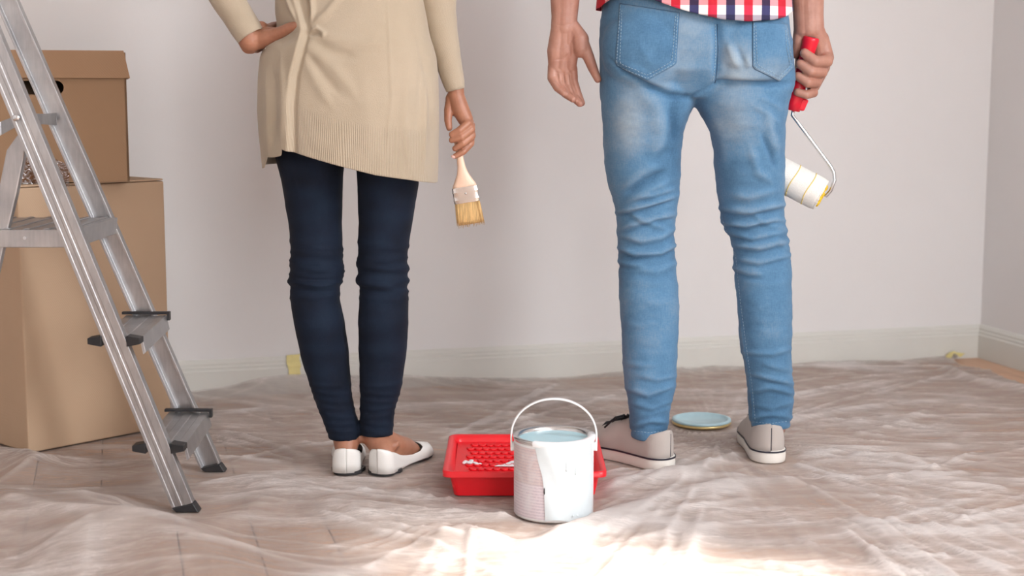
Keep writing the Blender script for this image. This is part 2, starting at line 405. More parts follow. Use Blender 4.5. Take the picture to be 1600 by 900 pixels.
def vnoise(V, f, seed=0):
    p = V * np.asarray(f); i = np.floor(p).astype(np.int64); t = p - i; t = t * t * (3 - 2 * t); r = 0
    for a in (0, 1):
        for b in (0, 1):
            for c in (0, 1):
                w = (t[:, 0] if a else 1 - t[:, 0]) * (t[:, 1] if b else 1 - t[:, 1]) * (t[:, 2] if c else 1 - t[:, 2])
                r = r + w * hsh(i[:, 0] + a, i[:, 1] + b, i[:, 2] + c, seed)
    return r * 2 - 1
def pdist(px, py, line):
    d = np.full(px.shape, 1e9)
    for (x0, y0), (x1, y1) in zip(line[:-1], line[1:]):
        dx, dy = x1 - x0, y1 - y0; L = dx * dx + dy * dy + 1e-9
        t = np.clip(((px - x0) * dx + (py - y0) * dy) / L, 0, 1)
        d = np.minimum(d, np.hypot(px - x0 - t * dx, py - y0 - t * dy))
    return d
def folds(V, lines):
    """gaussian ridges along picture-plane polylines, fading out towards both ends"""
    px, py = proj(V); r = np.zeros(len(V))
    for line, amp, w in lines:
        xs = [p[0] for p in line]; ys = [p[1] for p in line]
        ix = np.nonzero((px > min(xs) - 4 * w) & (px < max(xs) + 4 * w) & (py > min(ys) - 4 * w) & (py < max(ys) + 4 * w))[0]
        if not len(ix): continue
        x, y = px[ix], py[ix]; d = np.full(len(ix), 1e9); s = np.zeros(len(ix))
        ln = [math.hypot(b[0] - a[0], b[1] - a[1]) for a, b in zip(line[:-1], line[1:])]; T = sum(ln); acc = 0
        for (a, b), l in zip(zip(line[:-1], line[1:]), ln):
            t = np.clip(((x - a[0]) * (b[0] - a[0]) + (y - a[1]) * (b[1] - a[1])) / (l * l + 1e-9), 0, 1)
            dd = np.hypot(x - a[0] - t * (b[0] - a[0]), y - a[1] - t * (b[1] - a[1])); m = dd < d
            d[m] = dd[m]; s[m] = (acc + t[m] * l) / T; acc += l
        tp = np.clip(np.minimum(s, 1 - s) * 3.5, 0, 1); tp = tp * tp * (3 - 2 * tp)
        r[ix] += amp * (.12 + .88 * tp) * np.exp(-(d / (w * (.55 + .45 * tp))) ** 2)
    return r
def interp(tab, y, k): return float(np.interp(y, [t[0] for t in tab], [t[k] for t in tab]))
def leg_loft(g, tab, prof, step=6, n=40, ex=2.2):
    """tab: (py, pxL, pxR); prof: (py, Y, ry)"""
    ys = np.arange(tab[0][0], tab[-1][0] + .1, step); R = []
    for y in ys:
        l, r = interp(tab, y, 1), interp(tab, y, 2); Y = interp(prof, y, 1); ry = interp(prof, y, 2)
        a = P(l, y, Y); b = P(r, y, Y); c = (a + b) / 2; rx = (b[0] - a[0]) / 2; ring = []
        for k in range(n):
            q = 2 * math.pi * k / n; cx, sx = math.cos(q), math.sin(q)
            ring.append((c[0] + rx * math.copysign(abs(cx) ** (2 / ex), cx), c[1] + ry * math.copysign(abs(sx) ** (2 / ex), sx), c[2]))
        R.append(ring)
    g.rings(R)

# ------------------------------------------------------------------ the room
g = G(); g.lbox(-RW - .15, .15, 0, .15, -.05, RH); tag(obj('wall_back', g, 'wall'), kind='structure')
g = G(); g.lbox(0, .15, WIN_B[1], 0, -.05, RH); g.lbox(0, .15, -RD - .15, WIN_B[0], -.05, RH); g.lbox(0, .15, *WIN_B, -.05, WIN1_Z[0]); g.lbox(0, .15, *WIN_B, WIN1_Z[1], RH)
tag(obj('wall_right', g, 'wall'), kind='structure')
g = G(); g.lbox(-RW - .15, -RW, -RD - .15, 0, -.05, RH); tag(obj('wall_left', g, 'wall'), kind='structure')
g = G()
cuts = [(-RW, WIN2_A[0]), (WIN2_A[1], 0)]
for a0, a1 in cuts: g.lbox(a0, a1, -RD - .15, -RD, -.05, RH)
for a0, a1 in (WIN2_A,):
    g.lbox(a0, a1, -RD - .15, -RD, -.05, WIN_Z[0]); g.lbox(a0, a1, -RD - .15, -RD, WIN_Z[1], RH)
tag(obj('wall_front', g, 'wall'), kind='structure')
g = G(); g.lbox(-RW - .15, .15, -RD - .15, .15, RH, RH + .1); tag(obj('ceiling', g, 'ceiling'), kind='structure')
def window(name, fbox, s0, s1, WIN_Z):     # fbox(s0, s1, depth0, depth1, z0, z1)
    g = G(); t = .05; d0, d1 = .04, .10
    fbox(g, s0, s0 + t, d0, d1, *WIN_Z); fbox(g, s1 - t, s1, d0, d1, *WIN_Z)
    fbox(g, s0 + t, s1 - t, d0, d1, WIN_Z[0], WIN_Z[0] + t); fbox(g, s0 + t, s1 - t, d0, d1, WIN_Z[1] - t, WIN_Z[1])
    sm_ = (s0 + s1) / 2; fbox(g, sm_ - .03, sm_ + .03, d0, d1, WIN_Z[0] + t, WIN_Z[1] - t)
    w = tag(obj(name, g, 'frame'), kind='structure')
    for p0, p1 in ((s0 + t, sm_ - .03), (sm_ + .03, s1 - t)):
        g = G(); fbox(g, p0, p1, .068, .073, WIN_Z[0] + t, WIN_Z[1] - t); obj('pane', g, 'glass', w)
window('window_1', lambda g, a, b, c, d, e, f: g.lbox(c, d, a, b, e, f), *WIN_B, WIN1_Z)
window('window_2', lambda g, a, b, c, d, e, f: g.lbox(a, b, -RD - d, -RD - c, e, f), *WIN2_A, WIN_Z)
# floor and planks
g = G(); g.lbox(-RW - .15, .15, -RD - .15, .15, -.08, -.014)
floor = tag(obj('floor', g, 'subfloor'), kind='structure')
PWD, PLN = .136, 1.12
def plank_mesh(l):
    q = G(); q.box((0, 0, 0), (PWD - .0022, l - .0022, .014)); me = q.mesh('plank'); fixn(me)
    bm = bmesh.new(); bm.from_mesh(me)
    top = [e for e in bm.edges if all(v.co.z > 0 for v in e.verts)]
    bmesh.ops.bevel(bm, geom=top, offset=.0014, segments=1, affect='EDGES'); bm.to_mesh(me); bm.free()
    me.materials.append(M['wood']); return me
pm = {}
nx = int(3.3 / PWD)
for i in range(nx):
    a = -.015 - PWD * (i + .5); o0 = random.uniform(0, PLN); b = -.01
    L = o0 if o0 > .15 else PLN
    while b > -3.6:
        key = round(L, 3)
        if key not in pm: pm[key] = plank_mesh(L)
        c = L2(a, b - L / 2, -.007 - random.uniform(0, .0006))
        o = bpy.data.objects.new('plank', pm[key]); COL.objects.link(o); o.location = c; o.rotation_euler = (0, 0, ANG); o.parent = floor
        b -= L; L = PLN
# the rest of the floor, out of sight behind and left of the camera
g = G(); g.lbox(-RW, -.015 - PWD * nx, -3.6, -.01, -.014, -.001); g.lbox(-RW, -.0, -RD, -4.4, -.014, -.001)
q = obj('floor_boards', g, 'wood', floor)
# baseboards with a stepped profile (d = distance out of the wall, z)
BBH = .1015
prof = [(0, 0), (.017, 0), (.017, BBH * .70), (.0135, BBH * .73), (.0135, BBH * .80), (.010, BBH * .83), (.010, BBH * .90), (.005, BBH * .97), (0, BBH)]
g = G(); g.rings([[L2(a, -d, z) for d, z in prof] for a in (-RW, 0)]); tag(obj('baseboard_back', g, 'base'), kind='structure')
g = G(); g.rings([[L2(-d, b, z) for d, z in prof] for b in (-RD, -.0)]); tag(obj('baseboard_right', g, 'base'), kind='structure')
g = G(); g.rings([[L2(-RW + d, b, z) for d, z in prof] for b in (-RD, -.0)]); tag(obj('baseboard_left', g, 'base'), kind='structure')

# ------------------------------------------------------------------ key places on the floor
ZF = .0035      # height of everything that stands on the plastic film
WL_heel, WR_heel = F(541, 745), F(590, 746)
ML_heel, MR_heel = F(1046, 736), F(1204, 726)
CAN = F(865, 803)
LIDP = F(1096, 664)
# ------------------------------------------------------------------ plastic drop sheet (one crumpled film)
_aa = np.linspace(-3.2, -1, 2200); TAPE_A = float(_aa[np.argmin([abs(proj(L2(a, -.02, .07)[None])[0][0] - 459) for a in _aa])])
def film():
    a = np.arange(-3.30, -.045, .0062); b = np.arange(-2.75, -.001, .0062)
    bx = b.copy()
    A, B = np.meshgrid(a, bx, indexing='ij'); sh = A.shape
    X = C0[0] + A * EX[0] + B * EY[0]; Y = C0[1] + A * EX[1] + B * EY[1]
    Vf = np.stack([X.ravel(), Y.ravel(), np.zeros(X.size)], 1)
    px, py = proj(Vf)
    x, y = Vf[:, 0], Vf[:, 1]
    # direction field: folds fan out from the man's feet
    cx, cy = F(1120, 690)[:2]
    an = np.arctan2(y - cy, x - cx); rr = np.hypot(x - cx, y - cy)
    h = np.zeros(len(Vf)); fold = np.zeros(len(Vf))
    Vn = Vf.copy(); wx = vnoise(Vf, (3, 3, 1), 1) * .05; wy = vnoise(Vf, (3, 3, 1), 2) * .05
    Vw = np.stack([x + wx, y + wy, x * 0], 1)
    # creases mostly across the picture
    for k, (fx, fy, am, s) in enumerate([(1.1, 5, .0045, 3), (1.8, 13, .0030, 5), (3, 22, .0009, 7), (7, 50, .0004, 9)]):
        th = [.10, -.22, .30, -.12][k]; ca, sa = math.cos(th), math.sin(th)
        Q = np.stack([(Vw[:, 0] * ca + Vw[:, 1] * sa) * fx, (-Vw[:, 0] * sa + Vw[:, 1] * ca) * fy, x * 0], 1)
        r = 1 - np.abs(vnoise(Q, 1, s)); r = r ** (11 - k)
        h += am * r; fold += (.42, .40, .22, .12)[k] * r
    # fan folds around the feet
    Q = np.stack([an * 7 + wx * 8, rr * 1.4, x * 0], 1); r = (1 - np.abs(vnoise(Q, 1, 21))) ** 8
    msk = np.exp(-(rr / .8) ** 2); h += .005 * r * msk; fold += .3 * r * msk
    Q = np.stack([an * 19, rr * 2, x * 0], 1); r = (1 - np.abs(vnoise(Q, 1, 23))) ** 8
    h += .002 * r * msk; fold += .25 * r * msk
    # crumpled patches
    cm = np.clip(vnoise(Vf, (2.2, 3.4, 1), 31) * 1.6, 0, 1)
    r = (1 - np.abs(vnoise(Vw, (26, 40, 1), 33))) ** 3; h += .0035 * r * cm; fold += .25 * r * cm
    wob = 1 + .25 * vnoise(Vf, (9, 9, 1), 41); mot = .45 + .55 * np.clip(vnoise(Vf, (16, 26, 1), 43) + .4, 0, 1)
    big = [([(-200, 800), (0, 778), (110, 782), (230, 828), (320, 880), (400, 960)], .050, 26, 0),
           ([(-200, 720), (-40, 700), (40, 708)], .040, 16, 0), ([(-100, 745), (120, 738), (240, 735)], .014, 12, .05),
           ([(230, 725), (330, 738), (430, 752), (540, 752)], .012, 9, .2),
           ([(360, 800), (450, 765), (560, 790)], .012, 14, .1), ([(120, 880), (200, 850), (300, 850)], .012, 16, .5),
           ([(520, 905), (610, 872), (720, 850), (800, 862), (870, 852)], .012, 11, .5), ([(690, 840), (725, 826), (760, 842)], .016, 7, .5),
           ([(880, 838), (960, 812), (1030, 795)], .007, 6, .4),
           ([(860, 850), (905, 822), (960, 800), (1060, 768), (1140, 752), (1230, 750)], .011, 7, .6),
           ([(960, 905), (1000, 850), (1060, 800), (1130, 765)], .008, 8, .6), ([(1060, 905), (1085, 850), (1120, 800)], .006, 7, .5),
           ([(1060, 740), (1120, 718), (1160, 705)], .010, 5, .8), ([(940, 755), (1050, 742), (1150, 742)], .010, 6, .7),
           ([(1230, 655), (1310, 640), (1380, 630)], .008, 4, .9), ([(1340, 710), (1400, 708), (1440, 722)], .008, 4, .9),
           ([(1250, 712), (1340, 700), (1480, 695)], .006, 4, .7), ([(1440, 742), (1500, 738)], .006, 3, .9), ([(1300, 745), (1420, 748), (1560, 762)], .006, 4, .5),
           ([(1480, 572), (1530, 590), (1600, 600)], .014, 5, .5), ([(1100, 575), (1250, 570), (1400, 562), (1500, 560)], .010, 4, .2),
           ([(640, 700), (560, 770), (500, 800)], .004, 5, .2), ([(560, 800), (700, 800), (800, 812)], .008, 8, .2)]
    rl = random.Random(8)
    for k in range(46):
        a0 = rl.uniform(-100, 1650); b0 = rl.uniform(600, 890); t_ = rl.choice((-.05, .06, .12, -.2, .3, -.35)) + rl.uniform(-.05, .05); L_ = rl.uniform(60, 260) * (b0 - 450) / 300
        big.append(([(a0, b0), (a0 + L_ * .5, b0 + L_ * .5 * t_ + rl.uniform(-6, 6)), (a0 + L_, b0 + L_ * t_)], rl.uniform(.002, .006), rl.uniform(1.2, 3.2), rl.uniform(.25, .75)))
    for (fx, fy), t0, t1, r0, r1, n_ in (((1120, 690), 4, 38, 110, 620, 22), ((1130, 700), 105, 168, 60, 430, 22), ((560, 735), -24, -4, 90, 420, 12),
                                         ((545, 735), 172, 202, 60, 300, 10), ((1540, 570), 166, 184, 30, 480, 12), ((740, 800), 95, 170, 40, 330, 12), ((300, 620), -4, 22, 60, 330, 7)):
        for k in range(n_):
            t_ = math.radians(t0 + (t1 - t0) * (k + rl.uniform(0, 1)) / n_); q0 = r0 + (r1 - r0) * rl.uniform(0, .55); q1 = min(q0 + (r1 - r0) * rl.uniform(.2, .6), r1); bd = rl.uniform(-.06, .06)
            big.append(([(fx + q * math.cos(t_ + bd * (q - q0) / 200), fy + q * math.sin(t_ + bd * (q - q0) / 200)) for q in (q0, (q0 + q1) / 2, q1)], rl.uniform(.002, .005), rl.uniform(1.1, 2.6), rl.uniform(.35, .95)))
    for ln, am, w, fo in big:
        gl = [F(q[0], q[1] + am * 640)[:2] for q in ln]; sc = w * 4.2 / 1000 * 1.15
        d = pdist(x, y, gl) * wob; e = np.exp(-(d / sc) ** 2)
        h += am * e; fold += fo * e * mot
    # lie flat under whatever stands on it
    flat = np.ones(len(Vf))
    def dent(c, r0, r1):
        nonlocal flat
        d = np.hypot(x - c[0], y - c[1]); flat = np.minimum(flat, np.clip((d - r0) / (r1 - r0), 0, 1) ** 1.0)
    def dentseg(p, q, r0, r1):
        nonlocal flat
        d = pdist(x, y, [tuple(p[:2]), tuple(q[:2])]); flat = np.minimum(flat, np.clip((d - r0) / (r1 - r0), 0, 1))
    for p, q, r in FOOT: dentseg(p, q, r, r + .035)
    dent(CAN, .079, .105); dent(LIDP, .078, .10)
    d = np.maximum(np.abs(x - TRC[0]) - .150, np.abs(y - TRC[1]) - .150); flat = np.minimum(flat, np.clip(d / .035, 0, 1))
    for p in LADF: dent(p, .045, .13)
    # carton footprint
    u = (x - BOXC[0]) * BU[0] + (y - BOXC[1]) * BU[1]; v = (x - BOXC[0]) * BV[0] + (y - BOXC[1]) * BV[1]
    d = np.maximum(np.abs(u) - BSU / 2, np.abs(v) - BSV / 2); flat = np.minimum(flat, np.clip(d / .05, 0, 1) ** .7)
    h = h * flat
    # meets the wall: climbs it a little on the left, loose edge elsewhere
    al, blc = toL(x, y)
    z = .0012 + h
    climb = np.zeros(len(Vf)); edge = np.clip((blc + .16) / .14, 0, 1)
    aw = TAPE_A
    climb = .040 * np.exp(-((al - aw) / np.where(al < aw, .15, .35)) ** 2) + .012 + .010 * vnoise(Vf, (7, 1, 1), 51)
    z = z * (1 - .5 * edge) + climb * edge ** 2
    Vf[:, 2] = z
    k = np.clip((blc + .024) / .024, 0, 1); sh_b = -k * .024
    Vf[:, 0] += sh_b * EY[0]; Vf[:, 1] += sh_b * EY[1]
    n0, n1 = sh; idx = np.arange(n0 * n1).reshape(n0, n1)
    fc = np.stack([idx[:-1, :-1], idx[1:, :-1], idx[1:, 1:], idx[:-1, 1:]], -1).reshape(-1, 4)
    # ragged loose edge near the right corner
    cen = Vf[fc[:, 0]]; ca_, cb_ = toL(cen[:, 0], cen[:, 1])
    keep = ~(ca_ > -.10 - .05 * vnoise(cen, (9, 9, 1), 61) - .03 * np.clip(cb_ + .6, 0, 1))
    fc = fc[keep]
    me = bpy.data.meshes.new('plastic_drop_sheet')
    me.vertices.add(len(Vf)); me.vertices.foreach_set('co', Vf.astype(np.float32).ravel())
    me.loops.add(len(fc) * 4); me.loops.foreach_set('vertex_index', fc.ravel().astype(np.int32))
    me.polygons.add(len(fc)); me.polygons.foreach_set('loop_start', np.arange(0, len(fc) * 4, 4, dtype=np.int32))
    me.update(calc_edges=True); me.validate()
    attr(me, 'fold', np.clip(fold * (.3 + .7 * flat), 0, 1.2))
    o = obj('plastic_drop_sheet', me, 'film', None, True, fix=False)
    tag(o, 'thin crumpled clear plastic drop sheet spread over the wooden floor', 'drop sheet')

# ------------------------------------------------------------------ ladder
LN0 = F(290, 800); LF0 = F(333, 737)
def ladder():
    t = thing('step_ladder', 'aluminium step ladder with black feet in front of the cardboard boxes', 'ladder', (LN0[0], LN0[1], ZF))
    Yn, Yf = LN0[1], LF0[1]
    nb, nt_ = P(287, 789, Yn), P(-62, -60, Yn + .01); fb, ft = P(330, 728, Yf), P(-16, -60, Yf - .01)
    def rail(a, b, w, d, face):
        a = Vector(a); b = Vector(b); dr = (b - a).normalized(); q = G(); yv = Vector((0, 1, 0)) * face
        xv = dr.cross(Vector((0, 1, 0))).normalized(); xv = -xv if xv.x < 0 else xv
        # channel section with grooves on the outer face (outer = -yv)
        sec = [(-w, -d), (-w * .72, -d), (-w * .70, -d + .0009), (-w * .30, -d + .0009), (-w * .26, -d), (-w * .02, -d), (.02 * w, -d + .0008), (w * .24, -d + .0008), (w * .3, -d), (w, -d),
               (w, d), (w * .78, d), (w * .78, -d + .006), (-w * .78, -d + .006), (-w * .78, d), (-w, d)]
        q.rings([[p + xv * u + yv * v for u, v in sec] for p in (a, b)]); return q, xv, dr
    wpx = Mpx(17, Yn)
    q, xv, dr = rail(nb, nt_, wpx, .011, 1); nr = obj('rail', q, 'alu', t, bevel=.0012)
    q, xv2, dr2 = rail(fb, ft, Mpx(16, Yf), .011, -1); fr = obj('rail', q, 'alu', t, bevel=.0012)
    # feet
    for a, ex in ((nb, LN0), (fb, LF0)):
        a = Vector(a); w = wpx * 1.08; q = G(); zt = a.z + .006
        top = [a + xv * u + Vector((0, v, 0)) for u, v in ((-w, -.013), (w, -.013), (w, .013), (-w, .013))]
        bot = [Vector((a.x + .010 + u, a.y + v, ZF - .001)) for u, v in ((-w, -.014), (w, -.014), (w, .014), (-w, .014))]
        for p in top: p.z = a.z + .002 + (p.z - a.z) * .6
        q.hexa(bot + top); obj('rubber_foot', q, 'black', t, bevel=.002)
    # treads: (near px,py of the tread top at front edge, far)
    def on(a, b, y_img, Y):     # point on rail line at image row
        a_ = np.array(a); b_ = np.array(b)
        lo, hi = 0., 1.
        for _ in range(40):
            m = (lo + hi) / 2; p = a_ + (b_ - a_) * m
            if proj(p[None])[1][0] > y_img: lo = m
            else: hi = m
        return a_ + (b_ - a_) * m
    for yn in (698, 531):
        pn = on(nb, nt_, yn, Yn); q = G(); z = pn[2] + .004
        s = (z - np.array(fb)[2]) / (np.array(ft)[2] - np.array(fb)[2]); pf = np.array(fb) + (np.array(ft) - np.array(fb)) * s
        hw = .042; dx = .006
        A = np.array([pn[0] + dx, Yn + .012, z]); B = np.array([pf[0] + dx, Yf - .012, z])
        sec = [(-hw, -.006), (-hw, .0), (-hw * .55, .0), (-hw * .5, -.0015), (-hw * .2, -.0015), (-hw * .15, 0), (hw * .2, 0), (hw * .25, -.0015), (hw * .6, -.0015), (hw * .65, 0), (hw, 0),
               (hw + .006, -.030), (hw + .001, -.034), (hw - .004, -.006)]
        q.rings([[(p[0] + u, p[1], p[2] + v) for u, v in sec] for p in (A, B)])
        st = obj('tread', q, 'alu', t, bevel=.0008)
        # black plastic step ends
        for sx in (-1, 1):
            x0 = pn[0] + sx * wpx * 1.15; x1 = pn[0] + sx * (wpx * 1.15 + .026); zz = pn[2]
            ys = (Yn - .013, Yn + .016); q = G()
            lo_, hi_ = min(x0, x1), max(x0, x1); tl, tr_ = (.006, .011) if sx < 0 else (.011, .006)
            q.hexa([(lo_, ys[0], zz - tl), (hi_, ys[0], zz - tr_), (hi_, ys[1], zz - tr_), (lo_, ys[1], zz - tl),
                    (lo_, ys[0], zz + tl * .9), (hi_, ys[0], zz + tr_ * .9), (hi_, ys[1], zz + tr_ * .9), (lo_, ys[1], zz + tl * .9)])
            obj('step_end_cap', q, 'black', st, bevel=.0012)
        q = G(); sec = [(-.047, .0005), (.047, .0005), (.047, -.012), (.0525, -.012), (.0525, .006), (-.047, .006)]
        q.rings([[(pf[0] + .004 + u, Yf - .023 + y, z + .002 + v) for u, v in sec] for y in (0, .014)])
        obj('step_end_cap', q, 'black', st, bevel=.0006)
    # platform
    a = P(-110, 358, Yn + .016); b = P(120, 358, Yn + .016)
    zt = P(60, 360, Yn)[2]; q = G(); x0, x1 = a[0], b[0]; Yp0, Yp1 = Yn + .013, Yf - .013
    q.hexa([(x0, Yp0, zt - .034), (x1, Yp0, zt - .034), (x1 + .0, Yp1, zt - .034), (x0, Yp1, zt - .034), (x0, Yp0, zt), (x1 + .004, Yp0, zt), (x1 + .004, Yp1, zt), (x0, Yp1, zt)])
    for k in range(7):
        xx = x0 + .03 + k * (x1 - x0 - .05) / 6; q.box((xx, (Yp0 + Yp1) / 2, zt + .001), (.012, Yp1 - Yp0 - .01, .003))
    pf_ = obj('platform', q, 'alu', t, bevel=.002)
    q = G(); c = P(39, 372, Yp0); q.tube([(c[0], c[1] - .002, c[2]), (c[0], c[1] + .004, c[2])], .0035, 10); obj('rivet', q, 'chrome', pf_)
    # rear support legs, rounded tops (one each side)
    for Yr in (Yn + .035,):
        pts = [(38, 205), (22, 240), (10, 300), (-8, 375), (-60, 600), (-105, 770)]
        W_ = [P(u, v, Yn + .02) for u, v in pts]; sc = 1
        W_[-1][2] = ZF + .005
        q = G(); R = []
        for i, p in enumerate(W_):
            hw = .0175; dd = (np.array(W_[min(i + 1, 5)]) - np.array(W_[max(i - 1, 0)])); dd /= np.linalg.norm(dd); nx_ = np.array([-dd[2], 0, dd[0]])
            if i == 0: hw = .008
            R.append([(p + nx_ * u)[[0, 1, 2]] + np.array([0, Yr - p[1] + v, 0]) for u, v in ((-hw, -.009), (hw, -.009), (hw, .009), (-hw, .009))])
        q.rings(R); obj('rear_leg', q, 'alu', t, bevel=.003)
        q = G(); q.box((W_[-1][0], Yr, .012 + ZF), (.045, .024, .024)); obj('rubber_foot', q, 'black', t, bevel=.002)
    # curved hinge band looping from the far rail behind the near one
    pts = [(-70, 290, 0), (-50, 245, 0), (-25, 217, 0), (0, 200, .1), (22, 191, .3), (45, 187, .6), (66, 186, .85), (86, 186, 1)]; R = []
    for i, (u, v, f) in enumerate(pts):
        Yr = Yn + .045 + (Yf - Yn - .065) * f; p = P(u, v, Yr); hh = .0105 + .002 * (i % 2)
        R.append([(p[0] + .003 * (i % 2), Yr + dy, p[2] + dz) for dy, dz in ((-.0025, -hh), (.0025, -hh), (.0025, hh), (-.0025, hh))])
    q = G(); q.rings(R); obj('hinge_band', q, 'alu', t, bevel=.0015)
    for px_, py_, Yr in ((25, 184, Yn - .012), (82, 184, Yf - .013)):
        c = P(px_, py_, Yr); q = G(); q.sphere(c, (.007, .003, .007), 12, 8); obj('rivet', q, 'chrome', t, sm=True)
LADF = [LN0, LF0, (LN0[0] - .52, LN0[1] + .03), (LN0[0] - .52, LF0[1] - .03)]
ladder()

# ------------------------------------------------------------------ cardboard boxes
A0 = F(45, 711); B0 = F(268, 668)
BU = (B0 - A0)[:2]; BSU = float(np.linalg.norm(BU)); BU = BU / BSU; BV = np.array([-BU[1], BU[0]]); BSV = .36
BOXC = A0[:2] + BU * BSU / 2 + BV * BSV / 2
bz = .593
def boxes():
    ang = math.atan2(BU[1], BU[0])
    t = thing('cardboard_box', 'tall closed cardboard carton standing on the floor behind the ladder', 'box', (*BOXC, ZF))
    q = G(); q.box((*BOXC, ZF + bz / 2), (BSU, BSV, bz), ang); me = q.mesh(); fixn(me)
    obj('body', me, 'card2', t, bevel=.004)
    # closing flaps, slightly sprung upwards
    for s in (-1, 1):
        q = G(); c = BOXC + BV * s * BSV / 4; lift = .0
        p = []
        for dz in (0, .004):
            for u, v in ((-1, -1), (1, -1), (1, 1), (-1, 1)):
                pt = c + BU * u * BSU * .495 + BV * v * BSV * .246
                inner = (v * s < 0); p.append((pt[0], pt[1], ZF + bz + .0015 + dz + (lift if inner else 0)))
        q.hexa(p); obj('flap', q, 'card2', t, bevel=.001)
    # upper box with lid
    YB = 3.335; zb = ZF + bz + .008
    r = P(203, 291, YB); wB = .39; dB = .27; x1 = r[0]; x0 = x1 - wB; hB = P(100, 82, YB)[2] - zb
    t = thing('cardboard_box', 'brown archive box with a lid and hand hole on top of the taller carton', 'box', ((x0 + x1) / 2, YB + dB / 2, zb))
    an = math.radians(15.5); ca, sa = math.cos(an), math.sin(an)
    def T(x, y, z): X, Y = x - x1, y - YB; return (x1 + X * ca - Y * sa, YB + X * sa + Y * ca, z)
    hz = P(70, 137, YB)[2]; hx = P(69, 137, YB)[0]; hw, hh = Mpx(34, YB), Mpx(10.5, YB); th = .005
    # front face with a real hand hole
    hole = []
    for k in range(24):
        q_ = 2 * math.pi * k / 24; cx_ = math.cos(q_); hole.append((hx + math.copysign(hw - hh, cx_) + hh * cx_, hz + hh * math.sin(q_)))
    q = G(); zh = zb + hB; n = 24; mz = hz
    def quad(k):      # outer point matching hole point k: corners fall exactly on k = 3, 9, 15, 21
        qd, r_ = divmod(k, 6); f = r_ / 6
        cx_ = [x1, x0, x0, x1][qd]; cz_ = [zh, zh, zb, zb][qd]
        a = [(x1, mz), (hx, zh), (x0, mz), (hx, zb)][qd]; b = [(hx, zh), (x0, mz), (hx, zb), (x1, mz)][qd]
        if f <= .5: return (a[0] + (cx_ - a[0]) * f * 2, a[1] + (cz_ - a[1]) * f * 2)
        return (cx_ + (b[0] - cx_) * (f * 2 - 1), cz_ + (b[1] - cz_) * (f * 2 - 1))
    of = [quad(k) for k in range(n)]
    V = [T(a, YB, c) for a, c in hole] + [T(a, YB, c) for a, c in of] + [T(a, YB + th, c) for a, c in hole] + [T(a, YB + th, c) for a, c in of]
    Fc = []
    for k in range(n):
        k2 = (k + 1) % n
        Fc.append((k, k2, n + k2, n + k)); Fc.append((2 * n + k, 3 * n + k, 3 * n + k2, 2 * n + k2)); Fc.append((k, 2 * n + k, 2 * n + k2, k2))
    q.add(V, Fc)
    bd = obj('body', q, 'card', t)
    q = G()
    def wbox(xa, xb, ya, yb, za, zb_): q.hexa([T(xa, ya, za), T(xb, ya, za), T(xb, yb, za), T(xa, yb, za), T(xa, ya, zb_), T(xb, ya, zb_), T(xb, yb, zb_), T(xa, yb, zb_)])
    wbox(x1 - th, x1, YB, YB + dB, zb, zh); wbox(x0, x0 + th, YB, YB + dB, zb, zh); wbox(x0, x1, YB + dB - th, YB + dB, zb, zh); wbox(x0, x1, YB + .001, YB + dB, zb, zb + th)
    obj('side_walls', q, 'card', t)
    q = G(); wbox(x0 + .01, x1 - .01, YB + .06, YB + dB - .05, zb + .01, hz + .02)
    lz0 = P(100, 122, YB)[2]; lz1 = P(100, 80, YB)[2] + .001; q = G(); e = .004
    p = []
    for zz, ex_ in ((lz0, e + .004), (lz1, 0.001)):
        for x_, y_ in ((x0 - ex_, YB - ex_ - .002), (x1 + ex_ - (0 if ex_ > .002 else .005), YB - ex_ - .002), (x1 + ex_ - (0 if ex_ > .002 else .005), YB + dB + ex_), (x0 - ex_, YB + dB + ex_)):
            p.append(T(x_, y_, zz))
    # open-bottom lid
    V = p; q.add(V, [(4, 5, 6, 7), (0, 1, 5, 4), (1, 2, 6, 5), (2, 3, 7, 6), (3, 0, 4, 7)])
    obj('lid', q, 'cardlid', t, solid=.003, off=-1, fix=True)
    # crumpled clear tape low on the front
    q = G(); NX, NZ = 16, 12; rows = []
    for i in range(NX + 1):
        rows.append([T(*(P(42 + i * 4.4, 293 - j * 4.6 * (1 - .35 * abs(i - 6) / 8), YB)[[0]].tolist() + [YB - .0025 - .004 * random.random(), P(50, 291 - j * 4.6 * (1 - .3 * abs(i - 6) / 8), YB)[2]])) for j in range(NZ + 1)])
    q.rings(rows, cap=False, closed=False); obj('packing_tape', q, 'clear', t, fix=False)
boxes()

